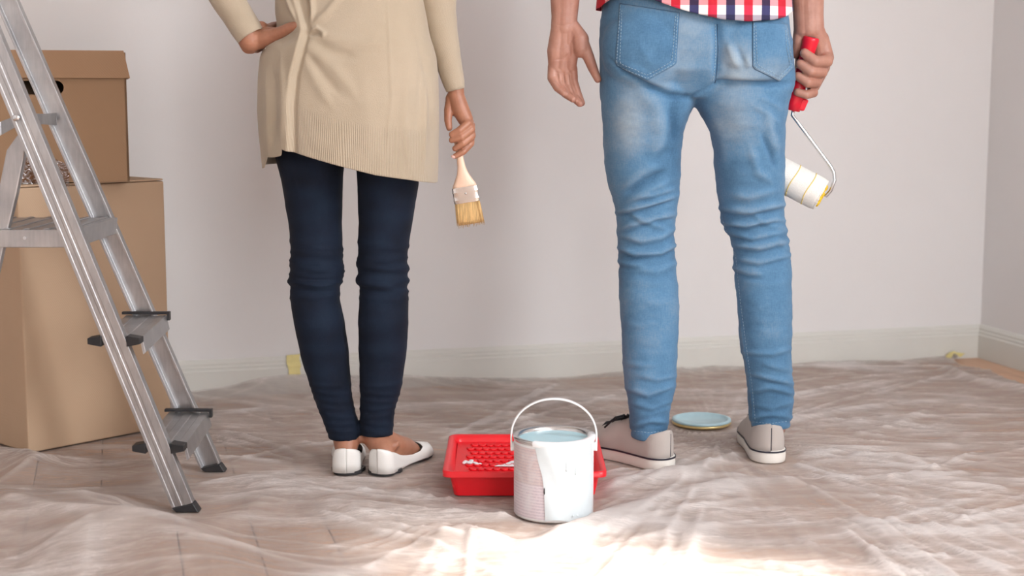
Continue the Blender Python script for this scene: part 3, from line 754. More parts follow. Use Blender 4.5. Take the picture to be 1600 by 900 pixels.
# ------------------------------------------------------------------ paint can
def lathe(g, c, prof, n=64, a0=0, a1=2 * math.pi, cap=False):
    full = abs(a1 - a0 - 2 * math.pi) < 1e-6; m = n if full else n + 1
    R = [[(c[0] + r * math.cos(a0 + (a1 - a0) * k / n), c[1] + r * math.sin(a0 + (a1 - a0) * k / n), c[2] + z) for k in range(m)] for r, z in prof]
    g.rings(R, cap=cap, closed=full)
CR = .0762; CH = .152
TRC = np.array([0, 0, 0.])
def can():
    c = (CAN[0], CAN[1], ZF)
    t = thing('paint_can', 'white paint can filled with pale blue paint, handle raised, beside the red tray', 'paint can', c)
    g = G(); lathe(g, c, [(.0, .002), (CR - .004, .002), (CR - .002, 0), (CR, .003), (CR, CH - .004), (CR - .001, CH - .002), (CR - .003, CH - .004), (CR - .003, .01), (0, .01)]); obj('body', g, 'pail', t, True)
    g = G(); lathe(g, c, [(CR - .004, CH - .012), (CR + .0012, CH - .006), (CR + .0022, CH - .001), (CR + .001, CH + .0015), (CR - .006, CH + .0008), (CR - .009, CH - .004), (CR - .009, CH - .010)]); obj('rim', g, 'tin', t, True)
    g = G(); lathe(g, c, [(CR - .011, CH - .005), (CR - .009, CH + .0018), (CR - .005, CH + .0026), (CR + .0005, CH + .0026), (CR + .0030, CH + .0012), (CR + .0033, CH - .003), (CR + .0022, CH - .008)], 90, math.radians(238), math.radians(372)); obj('rim_paint', g, 'whitepaint', t, True)
    g = G(); lathe(g, c, [(0, CH - .0075), (CR - .02, CH - .0075), (CR - .0095, CH - .0065)]); obj('paint', g, 'paint', t, True)
    # label (left part of the front), angles measured from +x; camera is towards -y (270 deg)
    def skin_patch(name, m, a0, a1, z0f, z1f, off, n=60, mrows=24, wob=None):
        g = G(); R = []
        for i in range(n + 1):
            a = math.radians(a0 + (a1 - a0) * i / n); row = []
            for j in range(mrows + 1):
                s = j / mrows; z = z0f(i / n) + (z1f(i / n) - z0f(i / n)) * s
                aa = a + (wob(i / n, s) if wob else 0)
                r = CR + off(i / n, s); row.append((c[0] + r * math.cos(aa), c[1] + r * math.sin(aa), c[2] + z))
            R.append(row)
        g.rings(R, cap=False, closed=False); return obj(name, g, m, t, True, fix=False)
    skin_patch('label', 'label', 185, 262, lambda u: .006, lambda u: CH - .012, lambda u, s: .0004)
    # spilled paint over the rim and down the front right
    def left_edge(s): # s 0 bottom..1 top
        return math.radians(np.interp(s, [0, .2, .35, .5, .62, .8, 1], [256.5, 256, 255.5, 254, 252, 246, 241]) - 250)
    skin_patch('paint_spill', 'spill', 250, 338, lambda u: .004 + .003 * math.sin(u * 9), lambda u: CH - .006, lambda u, s: .0019 + .0012 * math.sin(u * 23 + 3 * s) * (1 - s) * s + .0008 * math.sin(6 * s + u * 11), wob=lambda u, s: left_edge(s) * (1 - u))
    g = G()
    for a_, z0, ln in ((255.5, .055, .014), (286, .10, .02), (300, .092, .014), (296, .012, .004), (303, .012, .004)):
        a = math.radians(a_); pts = [(c[0] + (CR + .0022) * math.cos(a), c[1] + (CR + .0022) * math.sin(a), c[2] + z0 + ln * k / 4) for k in range(5)]
        if a_ == 255.5: dk = pts
        else: g = G(); g.tube(pts, [.0022, .0018, .0012, .0008, .0004], 8); obj('paint_run', g, 'spill', t, True)
    g = G(); g.tube(dk, [.0006, .0016, .0014, .0012, .0005], 8); obj('chip', g, 'black', t, True)
    # ears and handle
    g = G(); hz = CH - .022
    for s in (-1, 1):
        g = G(); g.tube([(c[0] + s * (CR - .001), c[1], c[2] + hz), (c[0] + s * (CR + .005), c[1], c[2] + hz)], .009, 20); obj('ear', g, 'pail', t, True, bevel=.001)
    g = G(); pts = []
    top = P(862, 622, CAN[1])[2] - c[2]
    for k in range(49):
        q = math.pi * k / 48; x = (CR + .0052) * math.cos(q); z = hz + .018 + (top - hz - .018) * math.sin(q) ** .92
        pts.append((c[0] + x, c[1] - .006 * math.sin(q), c[2] + z))
    pts = [(c[0] + CR + .0048, c[1], c[2] + hz - .008)] + pts + [(c[0] - CR - .0048, c[1], c[2] + hz - .008)]
    R = []
    for i, p in enumerate(pts):
        w = .0045 if 0 < i < len(pts) - 1 else .0065
        q = math.pi * (i - 1) / 48; q = min(max(q, 0), math.pi); rd = Vector((math.cos(q), 0, math.sin(q)))
        R.append([Vector(p) + rd * u + Vector((0, v, 0)) for u, v in ((-.0017, -w), (.0017, -w), (.0017, w), (-.0017, w))])
    g.rings(R); obj('handle', g, 'pail', t, True, bevel=.001)
can()
# ------------------------------------------------------------------ lid of the can on the floor
def canlid():
    c = (LIDP[0], LIDP[1], ZF)
    t = thing('metal_lid', 'round paint can lid coated with pale blue paint lying flat behind the grey sneaker', 'lid', c)
    r = .0775 * .93
    g = G(); lathe(g, c, [(0, 0), (r - .004, 0), (r - .001, .002), (r, .005), (r - .003, .0075)]); obj('lid_edge', g, 'gold', t, True)
    g = G(); lathe(g, c, [(0, .007), (r - .012, .007), (r - .010, .0125), (r - .006, .0145), (r - .001, .013), (r - .0005, .0085), (r - .004, .0072)]); obj('lid_top', g, 'paintlid', t, True)
canlid()
# ------------------------------------------------------------------ paint tray
nl, nr_ = F(709, 777), F(930, 777)
TW = (nr_[0] - nl[0]) / 2; TD = .145; TRC = np.array([(nl[0] + nr_[0]) / 2, nl[1] + TD, 0])
def tray():
    c = np.array([TRC[0], TRC[1], ZF]); hz = .052
    t = thing('paint_tray', 'red plastic paint tray with textured ramp between the white shoes and paint can', 'paint tray', c)
    TW2, TD2 = TW + .010, TD + .008; lip = .012
    def rr(hx, hy, z, rad=.014, n=5):
        out = []
        for cx_, cy_, a in ((hx - rad, -hy + rad, -90), (hx - rad, hy - rad, 0), (-hx + rad, hy - rad, 90), (-hx + rad, -hy + rad, 180)):
            for k in range(n + 1):
                q = math.radians(a + 90 * k / n); out.append((c[0] + cx_ + rad * math.cos(q), c[1] + cy_ + rad * math.sin(q), c[2] + z))
        return out
    g = G()
    g.rings([rr(TW2 + lip, TD2 + lip, hz - .010, .018), rr(TW2 + lip, TD2 + lip, hz, .018), rr(TW2 + lip - .003, TD2 + lip - .003, hz + .002, .018), rr(TW2 + .002, TD2 + .002, hz, .016), rr(TW2 - .004, TD2 - .004, hz - .008), rr(TW - .004, TD - .004, .004), rr(TW - .004, TD - .004, .0035)], cap=False)
    g.rings([rr(TW, TD, 0.0), rr(TW2, TD2, hz - .002)], cap=False)
    g.add(rr(TW, TD, 0), [tuple(range(24))[::-1]])
    g.rings([rr(TW2 + lip, TD2 + lip, hz - .010, .018), rr(TW2, TD2, hz - .003)], cap=False)
    obj('tray_shell', g, 'red', t, True, fix=False)
    # ramp (floor of the tray rises to the far side), textured with hooked ridges
    x0, x1 = c[0] - TW - .002, c[0] + TW + .002; y0, y1 = c[1] - TD + .002, c[1] + TD + .001
    z0, z1 = c[2] + .020, c[2] + .040; mx = .022
    def zz(y): return z0 + (z1 - z0) * (y - y0) / (y1 - y0)
    g = G(); g.hexa([(x0, y0, z0 - .003), (x1, y0, z0 - .003), (x1, y1, z1 - .003), (x0, y1, z1 - .003), (x0, y0, z0), (x1, y0, z0), (x1, y1, z1), (x0, y1, z1)])
    rp = obj('ramp', g, 'red', t)
    g = G(); rows = 10; cols = 14
    for j in range(rows):
        y = y0 + .02 + (y1 - y0 - .045) * j / (rows - 1)
        for i in range(cols):
            x = x0 + .03 + (x1 - x0 - .06) * (i + (.5 if j % 2 else 0)) / cols
            pts = []
            for k in range(6):
                q = math.pi * (1.05 + .9 * k / 5); px_ = x + .0072 * math.cos(q); py_ = y + .012 * math.sin(q) + .004
                pts.append((px_, py_, zz(py_) + .0014))
            g.tube(pts, .0028, 6, up=(0, 0, 1))
    tag(obj('texture_ridges', g, 'red', t, True), kind='stuff')
    g = G()
    w = F(735, 727, .03); 
    for dx, dy, r in ((0, 0, .010), (-.010, .006, .006), (.010, -.004, .007), (.014, -.012, .006), (.002, .012, .006), (-.014, -.002, .004), (.021, -.010, .004)):
        x, y = w[0] + dx, w[1] + dy; g.sphere((x, y, zz(y) + .0025), (r, r * .8, .0035), 10, 6)
    me = remesh(g, .0012, 2); obj('paint_blob', me, 'whitepaint', t, True)
    g = G(); w = F(806, 727, .03); x, y = w[0], w[1]
    me_pts = [(-.045, -.022), (.04, -.024), (.05, .02), (.0, .024), (-.022, -.006)]
    g.rings([[(x + a, y + b, zz(y + b) + h) for a, b in me_pts] for h in (.001, .0035)]); obj('paint_pool', g, 'whitepaint', t, bevel=.0015)
tray()

# ------------------------------------------------------------------ footprints (for the sheet)
def unit(a): a = np.array(a, float); return a / np.linalg.norm(a)
DWL, DWR, DML, DMR = unit((-.10, 1)), unit((.40, .92)), unit((-.68, .73)), unit((.07, 1))
FOOT = []
for h_, d_, L_, w_ in ((WL_heel, DWL, .215, .030), (WR_heel, DWR, .225, .030), (ML_heel, DML, .27, .042), (MR_heel, DMR, .27, .042)):
    p = h_[:2] + d_ * w_; q = h_[:2] + d_ * (L_ - w_); FOOT.append((p, q, w_))
film()

# ------------------------------------------------------------------ masking tape scraps
ta = TAPE_A
g = G(); R = []
for i in range(7):
    z = .046 + .058 * i / 6; d = .0205 + (.0015 if i % 2 else .0) - (.013 * max(0, (z - .072) / .030))
    R.append([L2(ta - .016 + .003 * math.sin(i), -d, z), L2(ta + .018 + .002 * math.cos(i * 2), -d - .0008, z + .002)])
g.rings(R, cap=False, closed=False)
tag(obj('masking_tape', g, 'tape', solid=.0006, fix=False), 'yellow masking tape strip on the baseboard just left of the woman', 'tape')
g = G(); R = []; tb = toL(*F(1500, 565)[:2])
for i in range(9):
    u = i / 8; R.append([L2(tb[0] - .03 + .05 * u, -.030 + .006 * math.sin(i * 1.3) , .008 + .02 * abs(math.sin(u * 3.1))), L2(tb[0] - .028 + .052 * u, -.052 - .006 * math.cos(i), .012 + .012 * abs(math.sin(u * 5)))])
g.rings(R, cap=False, closed=False)
tag(obj('masking_tape', g, 'tape', solid=.0006, fix=False), 'crumpled yellow masking tape scrap in the far right corner', 'tape')
# ================================================================== PEOPLE
def hand_nails(lst, parent, nm='fingernail'):
    for c, r, d in lst: pass
def head(g, c, s=1.0):
    cx, cy, cz = c
    g.sphere((cx, cy - .005 * s, cz + .02 * s), (.076 * s, .095 * s, .10 * s), 24, 16)
    g.sphere((cx, cy + .03 * s, cz - .05 * s), (.058 * s, .062 * s, .07 * s), 20, 12)
    g.sphere((cx, cy + .10 * s, cz - .025 * s), (.014 * s, .020 * s, .02 * s)); g.sphere((cx, cy + .09 * s, cz - .0 * s), (.010 * s, .014 * s, .025 * s))
    g.sphere((cx, cy + .082 * s, cz - .062 * s), (.024 * s, .012 * s, .008 * s)); g.sphere((cx, cy + .078 * s, cz - .095 * s), (.022 * s, .018 * s, .016 * s))
    for k in (-1, 1):
        g.sphere((cx + k * .077 * s, cy - .005, cz - .02 * s), (.009 * s, .018 * s, .032 * s)); g.sphere((cx + k * .031 * s, cy + .083 * s, cz + .0), (.012 * s, .008 * s, .009 * s))
def join(*mes):
    bm = bmesh.new()
    for m in mes: bm.from_mesh(m)
    out = bpy.data.meshes.new('j'); bm.to_mesh(out); bm.free(); return out

# -------- shoes
def lerpf(tab): return lambda u: float(np.interp(u, [a for a, _ in tab], [b for _, b in tab]))
def outline(u, wt, re=.10, rt=.22):
    w = wt(u)
    if u < re: w *= math.sqrt(max(0, 1 - (1 - u / re) ** 2))
    if u > 1 - rt: w *= math.sqrt(max(0, 1 - ((u - 1 + rt) / rt) ** 2.4))
    return w
def frame(heel, d):
    d = np.array([d[0], d[1], 0.]); s = np.array([d[1], -d[0], 0.])     # s = to the right of the walking direction
    o = np.array([heel[0], heel[1], 0.])
    return lambda x, y, z: o + d * x + s * y + np.array([0, 0, z])
def shoe_upper(T, L, wt, ht, ot, z0, nexp, n=46, m=12, asym=None, re=.10, rt=.22):
    g = G()
    us = [1 - math.cos(math.pi * .5 * min(1, i / (n * .35))) for i in range(n + 1)]
    us = [((i / n) ** 1.3 if i / n < .5 else 0) for i in range(n + 1)]
    us = [.5 - .5 * math.cos(math.pi * i / n) for i in range(n + 1)]
    for sgn in (-1, 1):
        R = []
        for u in us:
            w = outline(u, wt, re, rt); h = ht(u); po = math.radians(ot(u)); e = nexp(u); row = []
            sh = asym(u) if asym else 0
            for j in range(m + 1):
                ph = po + (math.pi / 2 - po) * j / m
                y = sgn * w * math.sin(ph) ** (2 / e); z = h * math.cos(ph) ** (2 / e)
                row.append(T(u * L, y + sh, z0 + z))
            R.append(row)
        g.rings(R, cap=False, closed=False)
    return g
def sole(T, L, wt, z0, z1, grow=0.0, n=60, rows=1, bulge=0, arch=None, asym=None, re=.10, rt=.22, only=None):
    g = G(); ring = []
    us = [.5 - .5 * math.cos(math.pi * i / n) for i in range(n + 1)]
    pts = [(u, 1) for u in us] + [(u, -1) for u in us[::-1][1:-1]]
    R = []
    for k in range(rows + 1):
        s = k / rows; gr = grow + bulge * math.sin(math.pi * s)
        ring = []
        for u, sg in pts:
            w = outline(u, wt, re, rt) ; x = u * L; nx_ = (u - .5) * 2
            sh = asym(u) if asym else 0
            zb = z0 + (arch(u) if arch else 0); z = zb + (z1 - z0) * s
            ring.append(T(x + gr * nx_ ** 5, sg * (w + gr) + sh, z))
        R.append(ring)
    g.rings(R, cap=only is None); return g
# ------------------------------------------------------------------ WOMAN
Yw = 3.055
wt_f = lerpf([(0, .030), (.15, .029), (.45, .029), (.72, .037), (.88, .033), (1, .022)])
def flats(parent):
    for heel, d, L, sg in ((WL_heel, DWL, .228, 1), (WR_heel, DWR, .232, -1)):
        T = frame(heel, d); asym = lambda u, sg=sg: sg * .006 * math.sin(u * math.pi)
        arch = lambda u: .006 * math.exp(-((u - .42) / .14) ** 2)
        g = sole(T, L, wt_f, ZF - .001, ZF + .005, -.001, asym=asym, arch=arch)
        so = G(); 
        sh = shoe_upper(T, L, wt_f, lerpf([(0, .052), (.12, .050), (.4, .036), (.6, .031), (.8, .028), (1, .016)]),
                        lerpf([(0, 0), (.012, 1), (.035, 20), (.08, 42), (.25, 60), (.5, 66), (.64, 58), (.72, 40), (.775, 0), (1, 0)]), ZF + .004, lerpf([(0, 5), (.3, 3.2), (.6, 2.6), (1, 2.2)]), asym=asym, n=70, m=16)
        s_ = obj('shoe', sh, 'flat', parent, True, solid=.0018, off=-1)
        obj('shoe_sole', g, 'sole', s_, bevel=.001)
        g = sole(T, L * .27, wt_f, ZF - .001, ZF + .007, -.0005, rt=.05, asym=asym, re=.35, n=30); obj('shoe_heel', g, 'sole', s_, bevel=.001)
def woman():
    t = thing('person', 'woman seen from behind in a beige cardigan and navy jeans with hand on hip', 'person', (-.33, Yw, 0))
    # ---- legs of the jeans
    Ll = [(120, 432, 552), (245, 431, 539), (280, 440, 536), (320, 447, 534), (360, 453, 534), (390, 455, 535), (410, 455, 535.5), (430, 453, 535.5), (442, 453, 532), (465, 454, 530), (480, 456, 533), (505, 460, 538), (530, 465, 542), (555, 470, 545), (605, 486, 548.5), (640, 498, 553), (655, 504, 558), (670, 510, 561), (685, 514, 561)]
    Lr = [(120, 550, 672), (265, 557, 658), (300, 559, 652), (320, 560, 649), (345, 560.5, 645), (380, 560, 639), (405, 559, 636), (425, 560, 636.5), (440, 559, 636), (460, 562, 637.5), (505, 560, 638.5), (555, 561, 635), (605, 562.5, 627.5), (640, 563, 617), (660, 564, 615), (683, 563, 613)]
    yl, yr = WL_heel[1] + .055, WR_heel[1] + .06
    g = G()
    leg_loft(g, Ll, [(120, Yw + .01, .085), (250, Yw + .01, .078), (350, Yw + .02, .062), (430, Yw + .015, .055), (500, Yw + .005, .060), (560, yl - .002, .055), (640, yl, .038), (685, yl, .036)])
    leg_loft(g, Lr, [(120, Yw + .01, .085), (250, Yw + .01, .078), (350, Yw + .02, .062), (430, Yw + .015, .055), (500, Yw + .005, .060), (560, yr - .002, .055), (640, yr, .038), (683, yr, .036)])
    leg_loft(g, [(-60, 450, 650), (0, 440, 660), (80, 430, 672), (150, 430, 673), (200, 440, 662)], [(-60, Yw + .01, .085), (60, Yw, .105), (150, Yw, .10), (200, Yw + .01, .07)])
    me = remesh(g, .0042, 4)
    V = getv(me); N = getn(me); px, py = proj(V); L = []
    r = random.Random(3)
    for (x0, x1) in ((452, 538), (557, 640)):
        for k in range(9):
            y = 378 + k * 10.5 + r.uniform(-3, 3); m_ = np.exp(-((y - 425) / 38) ** 2)
            a, b = ((-.3, .8), (.2, 1.3), (-.2, 1.2))[k % 3]; s = r.uniform(-6, 6)
            L.append(([(x0 + (x1 - x0) * a, y - s), (x0 + (x1 - x0) * (a + b) / 2, y + r.uniform(0, 5)), (x0 + (x1 - x0) * b, y + s)], .0035 * m_ + .0008, 3.6))
        for k in range(7):
            y = 600 + k * 12; xx0 = interp(Ll if x0 < 500 else Lr, y, 1); xx1 = interp(Ll if x0 < 500 else Lr, y, 2); s = r.uniform(-6, 6)
            L.append(([(xx0 - 12, y - s), ((xx0 + xx1) / 2, y + 4), (xx1 + 12, y + s)], .0022, 3.6))
        L.append(([(x0 - 20, 433), ((x0 + x1) / 2, 446), (x1 + 20, 436)], .0055, 4.5)); L.append(([(x0 - 20, 444), ((x0 + x1) / 2, 457), (x1 + 20, 447)], -.003, 4))
        L.append(([(x0 - 20, 412), ((x0 + x1) / 2, 420), (x1 + 20, 414)], .004, 4))
    d = folds(V, L) + .0010 * vnoise(V, (12, 12, 30), 5) + .0004 * vnoise(V, (30, 30, 90), 6)
    # hem band
    for lt, x0, x1, yh in ((Ll, 500, 562, 687), (Lr, 562, 625, 684)):
        sel = (px > x0 - 2) & (px < x1); d += sel * (-.0012 * np.exp(-((py - (yh - 9)) / 1.6) ** 2))
    setv(me, V + N * d[:, None])
    w = .25 + .35 * np.exp(-((px - 500) / 22.) ** 2) * (py > 240) * (py < 640) * .5 + .2 * np.exp(-((px - 600) / 20.) ** 2) + .18 * vnoise(V, (14, 14, 40), 8)
    attr(me, 'wear', np.clip(w, 0, 1)); je = obj('jeans', me, 'navy', t, True)
    # ---- body
    S = Vector
    x0 = -.33
    g = G()
    kneeL, kneeR = P(494, 430, Yw + .02), P(598, 430, Yw + .02)
    hipL, hipR = P(492, 150, Yw + .01), P(610, 150, Yw + .01)
    ankL, ankR = P(541, 684, yl), P(588, 684, yr)
    for hip, kn, an, heel, dd in ((hipL, kneeL, ankL, WL_heel, DWL), (hipR, kneeR, ankR, WR_heel, DWR)):
        calf = [P(499, 500, Yw + .005), P(515, 600, yl)] if heel is WL_heel else [P(599, 500, Yw + .005), P(594, 600, yr)]
        g.chain([hip, kn] + calf + [an + np.array([0, 0, .02]), an], [.062, .042, .040, .030, .0265, .0285], 18)
        T = frame(heel, dd)
        g.chain([an, T(.030, 0, .045)], [.0285, .0225], 16)
        g.chain([T(.030, 0, .045), T(.030, 0, .024)], [.0215, .0195], 16)
        g.chain([an, T(.078, 0, .050), T(.125, 0, .036), T(.165, 0, .022)], [.0285, .027, .024, .0165], 16)
        g.sphere(T(.048, .021, .064), .009); g.sphere(T(.048, -.021, .067), .009)
        g.chain([T(.04, 0, .022), T(.12, 0, .020), T(.175, 0, .017)], [.018, .020, .013], 12)
    g.sphere((x0, Yw, .87), (.145, .095, .10), 24, 16); g.chain([(x0, Yw, .87), (x0, Yw + .005, 1.02), (x0, Yw + .01, 1.16)], [.085, .078, .09])
    g.sphere((x0, Yw + .005, 1.20), (.125, .09, .14), 24, 16)
    g.chain([(x0 - .13, Yw, 1.315), (x0, Yw, 1.34), (x0 + .13, Yw, 1.315)], [.042, .05, .042]); g.chain([(x0, Yw, 1.33), (x0, Yw + .015, 1.45)], [.05, .046])
    head(g, (x0, Yw + .02, 1.53), .93)
    elL = P(318, -62, Yw + .0); wrL = P(384, 52, Yw - .045)
    elR = P(676, -95, Yw + .02); wrR = P(712, 140, Yw + .03)
    g.chain([(x0 - .15, Yw, 1.31), elL, wrL], [.043, .034, .022]); g.chain([(x0 + .15, Yw, 1.31), elR, P(682, 0, Yw + .03), P(692, 60, Yw + .03), wrR], [.043, .030, .026, .021, .018])
    body = remesh(g, .0065, 3)
    # ---- right hand holding the brush (all joints at image place, own depth)
    g = G(); Yh = Yw + .03; q = lambda a, b, dy=0: P(a, b, Yh + dy); R = lambda n: Mpx(n, Yh)
    g.chain([P(707, 95, Yh), q(712, 132), q(713, 150)], [R(13), R(12.5), R(12.5)], 20)
    g.chain([q(713, 150), q(718, 168), q(727, 186, -.004)], [R(12.5), R(14), R(12)], 20)
    g.chain([q(713, 158, .008), q(732, 196)], [R(12), R(9)], 18)
    g.chain([q(708, 155, .008), q(714, 172, .006)], [R(12), R(11)], 18)
    # thumb down the left side, tip behind the index
    g.chain([q(706, 152, .004), q(701, 172, -.002), q(700, 188, -.010), q(702, 200, -.014)], [R(9), R(7.2), R(6), R(4.8)])
    fing = [([(722, 178, -.004), (731, 193, -.016), (718, 204, -.028), (706, 210, -.026)], [7.5, 6.6, 6.0, 4.8]),
            ([(729, 184, -.002), (736, 202, -.014), (721, 214, -.028), (706, 219, -.024)], [7.5, 6.6, 6.0, 4.8]),
            ([(733, 190, .002), (737, 212, -.010), (724, 224, -.024), (711, 232, -.022)], [7.2, 6.4, 5.8, 4.6]),
            ([(736, 196, .008), (735.5, 224, -.004), (724, 237, -.016), (711, 244, -.018)], [6.6, 5.8, 5.2, 4.2])]
    for pts, rr in fing:
        g.chain([q(*p) for p in pts], [R(a) for a in rr])
    hR = remesh(g, .0014, 3)
    # ---- left hand on the hip
    g = G(); Yh2 = Yw - .045; q = lambda a, b, dy=0: P(a, b, Yh2 + dy)
    g.chain([q(358, 2, .01), q(382, 44), q(391, 64)], [R(20), R(17), R(17.5)], 20)
    g.chain([q(391, 64), q(390, 70, .004)], [R(16.5), R(14)], 20)
    g.chain([q(391, 62), q(408, 60, .004), q(424, 55, .012)], [R(17), R(16), R(13)], 18)      # heel of the hand
    g.chain([q(404, 62, .0), q(420, 58, -.010), q(438, 51, -.026), q(452, 44, -.040), q(465, 39, -.054)], [R(13), R(11.5), R(9.2), R(8.2), R(6.6)], 18)   # thumb
    for k, (a, b) in enumerate(((400, 76), (408, 62), (414, 52), (416, 45))):     # fingers wrapping forward round the waist
        g.chain([q(a - 8, b - 4, .01), q(a + 1, b, .040), q(a + 10, b - 4, .075), q(a + 24, b - 8, .10)], [R(8), R(7), R(6.4), R(5)])
    hL = remesh(g, .0018, 3)
    me = join(body, hR, hL); obj('body', me, 'skin_w', t, True)
    g = G(); g.sphere(q(416, 76, -.005), R(2.0)); obj('bracelet_bead', g, 'ring', t, True)
    g = G(); c = P(708, 245, Yh - .0225); g.sphere(c, (R(3.6), R(1.6), R(2.4)), 12, 8, Matrix.Rotation(.5, 3, 'Y')); obj('fingernail', g, 'nail', t, True)
    # ---- cardigan: torso tube with a tilted hem, sleeves
    tab = [(-330, 505, 590), (-310, 462, 632), (-250, 438, 655), (-200, 445, 650), (-120, 455, 640), (-60, 446, 650), (0, 437, 658), (30, 435, 664), (55, 431, 668), (72, 418, 674), (90, 411, 679), (120, 408, 682), (172, 407, 683), (208, 409, 683), (260, 414, 682.5), (300, 417, 681)]
    dep = [(-330, Yw, .05), (-310, Yw, .085), (-250, Yw, .11), (-120, Yw, .10), (0, Yw, .105), (80, Yw, .125), (160, Yw - .0, .135), (300, Yw, .14)]
    hemx = [(400, 252), (412, 262), (418, 260), (428, 243), (440, 243), (454, 240), (456.2, 238), (457.5, 230), (500, 243), (538, 254), (594, 268.5), (640, 276), (678, 284), (690, 286)]
    nR, nC = 260, 540; V = np.zeros((nR, nC, 3)); UV = np.zeros((nR, nC, 2))
    for j in range(nC):
        th = 2 * math.pi * j / nC      # 0 = right, going to the back (-y)
        cx, sx = math.cos(th), math.sin(th); ex = 2.25
        ux = math.copysign(abs(cx) ** (2 / ex), cx); uy = math.copysign(abs(sx) ** (2 / ex), sx)
        pxh = 546 + 136 * ux; hem = float(np.interp(pxh, [a for a, _ in hemx], [b for _, b in hemx]))
        if uy < 0: hem = 262 if pxh > 430 else 258
        for i in range(nR):
            s = i / (nR - 1); y = -330 + (hem + 330) * s ** .8
            l = interp(tab, y, 1); r_ = interp(tab, y, 2); Yc = interp(dep, y, 1); ry = interp(dep, y, 2)
            c = P((l + r_) / 2, y, Yc); rx = Mpx((r_ - l) / 2, Yc)
            V[i, j] = (c[0] + rx * ux, Yc - ry * uy, c[2]); 
            bandtop = np.interp(pxh, [400, 456, 470, 500, 540, 600, 690], [400, 400, 160, 178, 192, 202, 206])
            UV[i, j] = (th / (2 * math.pi), (bandtop - y) / 400. if uy > 0 else (215 - y) / 400.)
    Vf = V.reshape(-1, 3); idx = np.arange(nR * nC).reshape(nR, nC); nx = np.roll(idx, -1, 1)
    fc = np.stack([idx[:-1], idx[1:], nx[1:], nx[:-1]], -1).reshape(-1, 4)
    me = bpy.data.meshes.new('cardigan'); me.from_pydata(Vf.tolist(), [], fc.tolist()); me.update(); fixn(me)
    Nf = getn(me); px, py = proj(Vf); back = 1 / (1 + np.exp((Vf[:, 1] - Yw + .0) * 120))
    seam = [(452, -60), (462, -20), (474, 25), (478, 48), (470, 80), (460, 120), (456, 160), (456.5, 300)]
    sx_ = np.interp(py, [p[1] for p in seam], [p[0] for p in seam]); dx = sx_ - px
    step = .015 / (1 + np.exp(-np.clip(dx - 1, -40, 40) / .9)) * np.exp(-np.clip(dx, 0, None) / 60.) * np.clip((py + 60) / 60, 0, 1) * np.clip(1 - dx / 50, 0, 1)
    step = step * (1 - .35 * np.exp(-((py - 60) / 30.) ** 2) * 0)
    d = step - .004 * np.exp(-((px - sx_ - 4) / 4.) ** 2) * (dx < 0)
    Lc = [([(440, -40), (458, 10), (468, 40)], .007, 3.2), ([(470, -40), (482, 10), (484, 45)], -.008, 4), ([(488, -40), (487, 20), (481, 46)], .008, 4.5),
          ([(482, 50), (495, 44), (506, 52), (505, 62)], .006, 3.5), ([(482, 55), (498, 52), (503, 58)], -.005, 3),
          ([(484, 42), (510, 20), (540, -20)], .006, 6), ([(486, 52), (520, 62), (570, 68), (620, 62)], .0045, 11), ([(484, 62), (520, 82), (560, 92)], -.004, 9),
          ([(480, 72), (520, 105), (545, 135), (560, 160)], .004, 10), ([(476, 90), (495, 130), (520, 170)], .0035, 9), ([(478, 80), (505, 118), (535, 152)], -.003, 7),
          ([(648, 40), (668, 120), (676, 200), (672, 270)], -.004, 6), ([(655, 100), (658, 160), (652, 215)], -.003, 6), ([(668, 130), (664, 200), (662, 270)], .004, 4),
          ([(604, -20), (612, 150), (600, 275)], .0016, 3), ([(560, 100), (575, 180), (580, 262)], .002, 14), ([(640, 100), (632, 180), (640, 270)], .003, 8),
          ([(425, 90), (432, 160), (430, 240)], -.004, 7), ([(440, 80), (446, 150), (444, 238)], .004, 6), ([(415, 110), (420, 180), (421, 250)], .003, 5),
          ([(428, 70), (455, 62), (474, 52)], -.004, 8)]
    d = d + folds(Vf, Lc) * back + .0012 * vnoise(Vf, (8, 8, 8), 14)
    d += .0012 * np.sin(px * 2 * math.pi / 3.6) * 0
    # hand presses the cloth in
    d -= .010 * np.exp(-((px - 440) / 22.) ** 2 - ((py - 45) / 16.) ** 2) * back
    Vf = Vf + Nf * d[:, None]; setv(me, Vf)
    uvl = me.uv_layers.new(name='UVMap'); li = np.empty(len(me.loops), np.int32); me.loops.foreach_get('vertex_index', li)
    UVf = UV.reshape(-1, 2); uvl.data.foreach_set('uv', UVf[li].astype(np.float32).ravel())
    # sleeves
    def sleeve(path, rad, n=40):
        g = G(); pts = []
        P_ = [np.array(p) for p in path]; N_ = 60; R_ = []
        for k in range(N_ + 1):
            s = k / N_ * (len(P_) - 1); i = min(int(s), len(P_) - 2); f = s - i
            p0 = P_[max(i - 1, 0)]; p1 = P_[i]; p2 = P_[i + 1]; p3 = P_[min(i + 2, len(P_) - 1)]
            pts.append(.5 * ((2 * p1) + (-p0 + p2) * f + (2 * p0 - 5 * p1 + 4 * p2 - p3) * f * f + (-p0 + 3 * p1 - 3 * p2 + p3) * f ** 3)); R_.append(rad[i] + (rad[i + 1] - rad[i]) * f)
        T = None; rings = []; prev = None
        for i, p in enumerate(pts):
            t_ = unit(pts[min(i + 1, N_)] - pts[max(i - 1, 0)]); a = np.array([0, 1., 0]); a = unit(a - t_ * (a @ t_)); b = np.cross(t_, a)
            rings.append([p + (a * math.cos(2 * math.pi * k / n) + b * math.sin(2 * math.pi * k / n)) * R_[i] * (1 + .012 * math.sin(i * .9 + 2 * math.sin(k * .3))) for k in range(n)])
        g.rings(rings, cap=False); return g
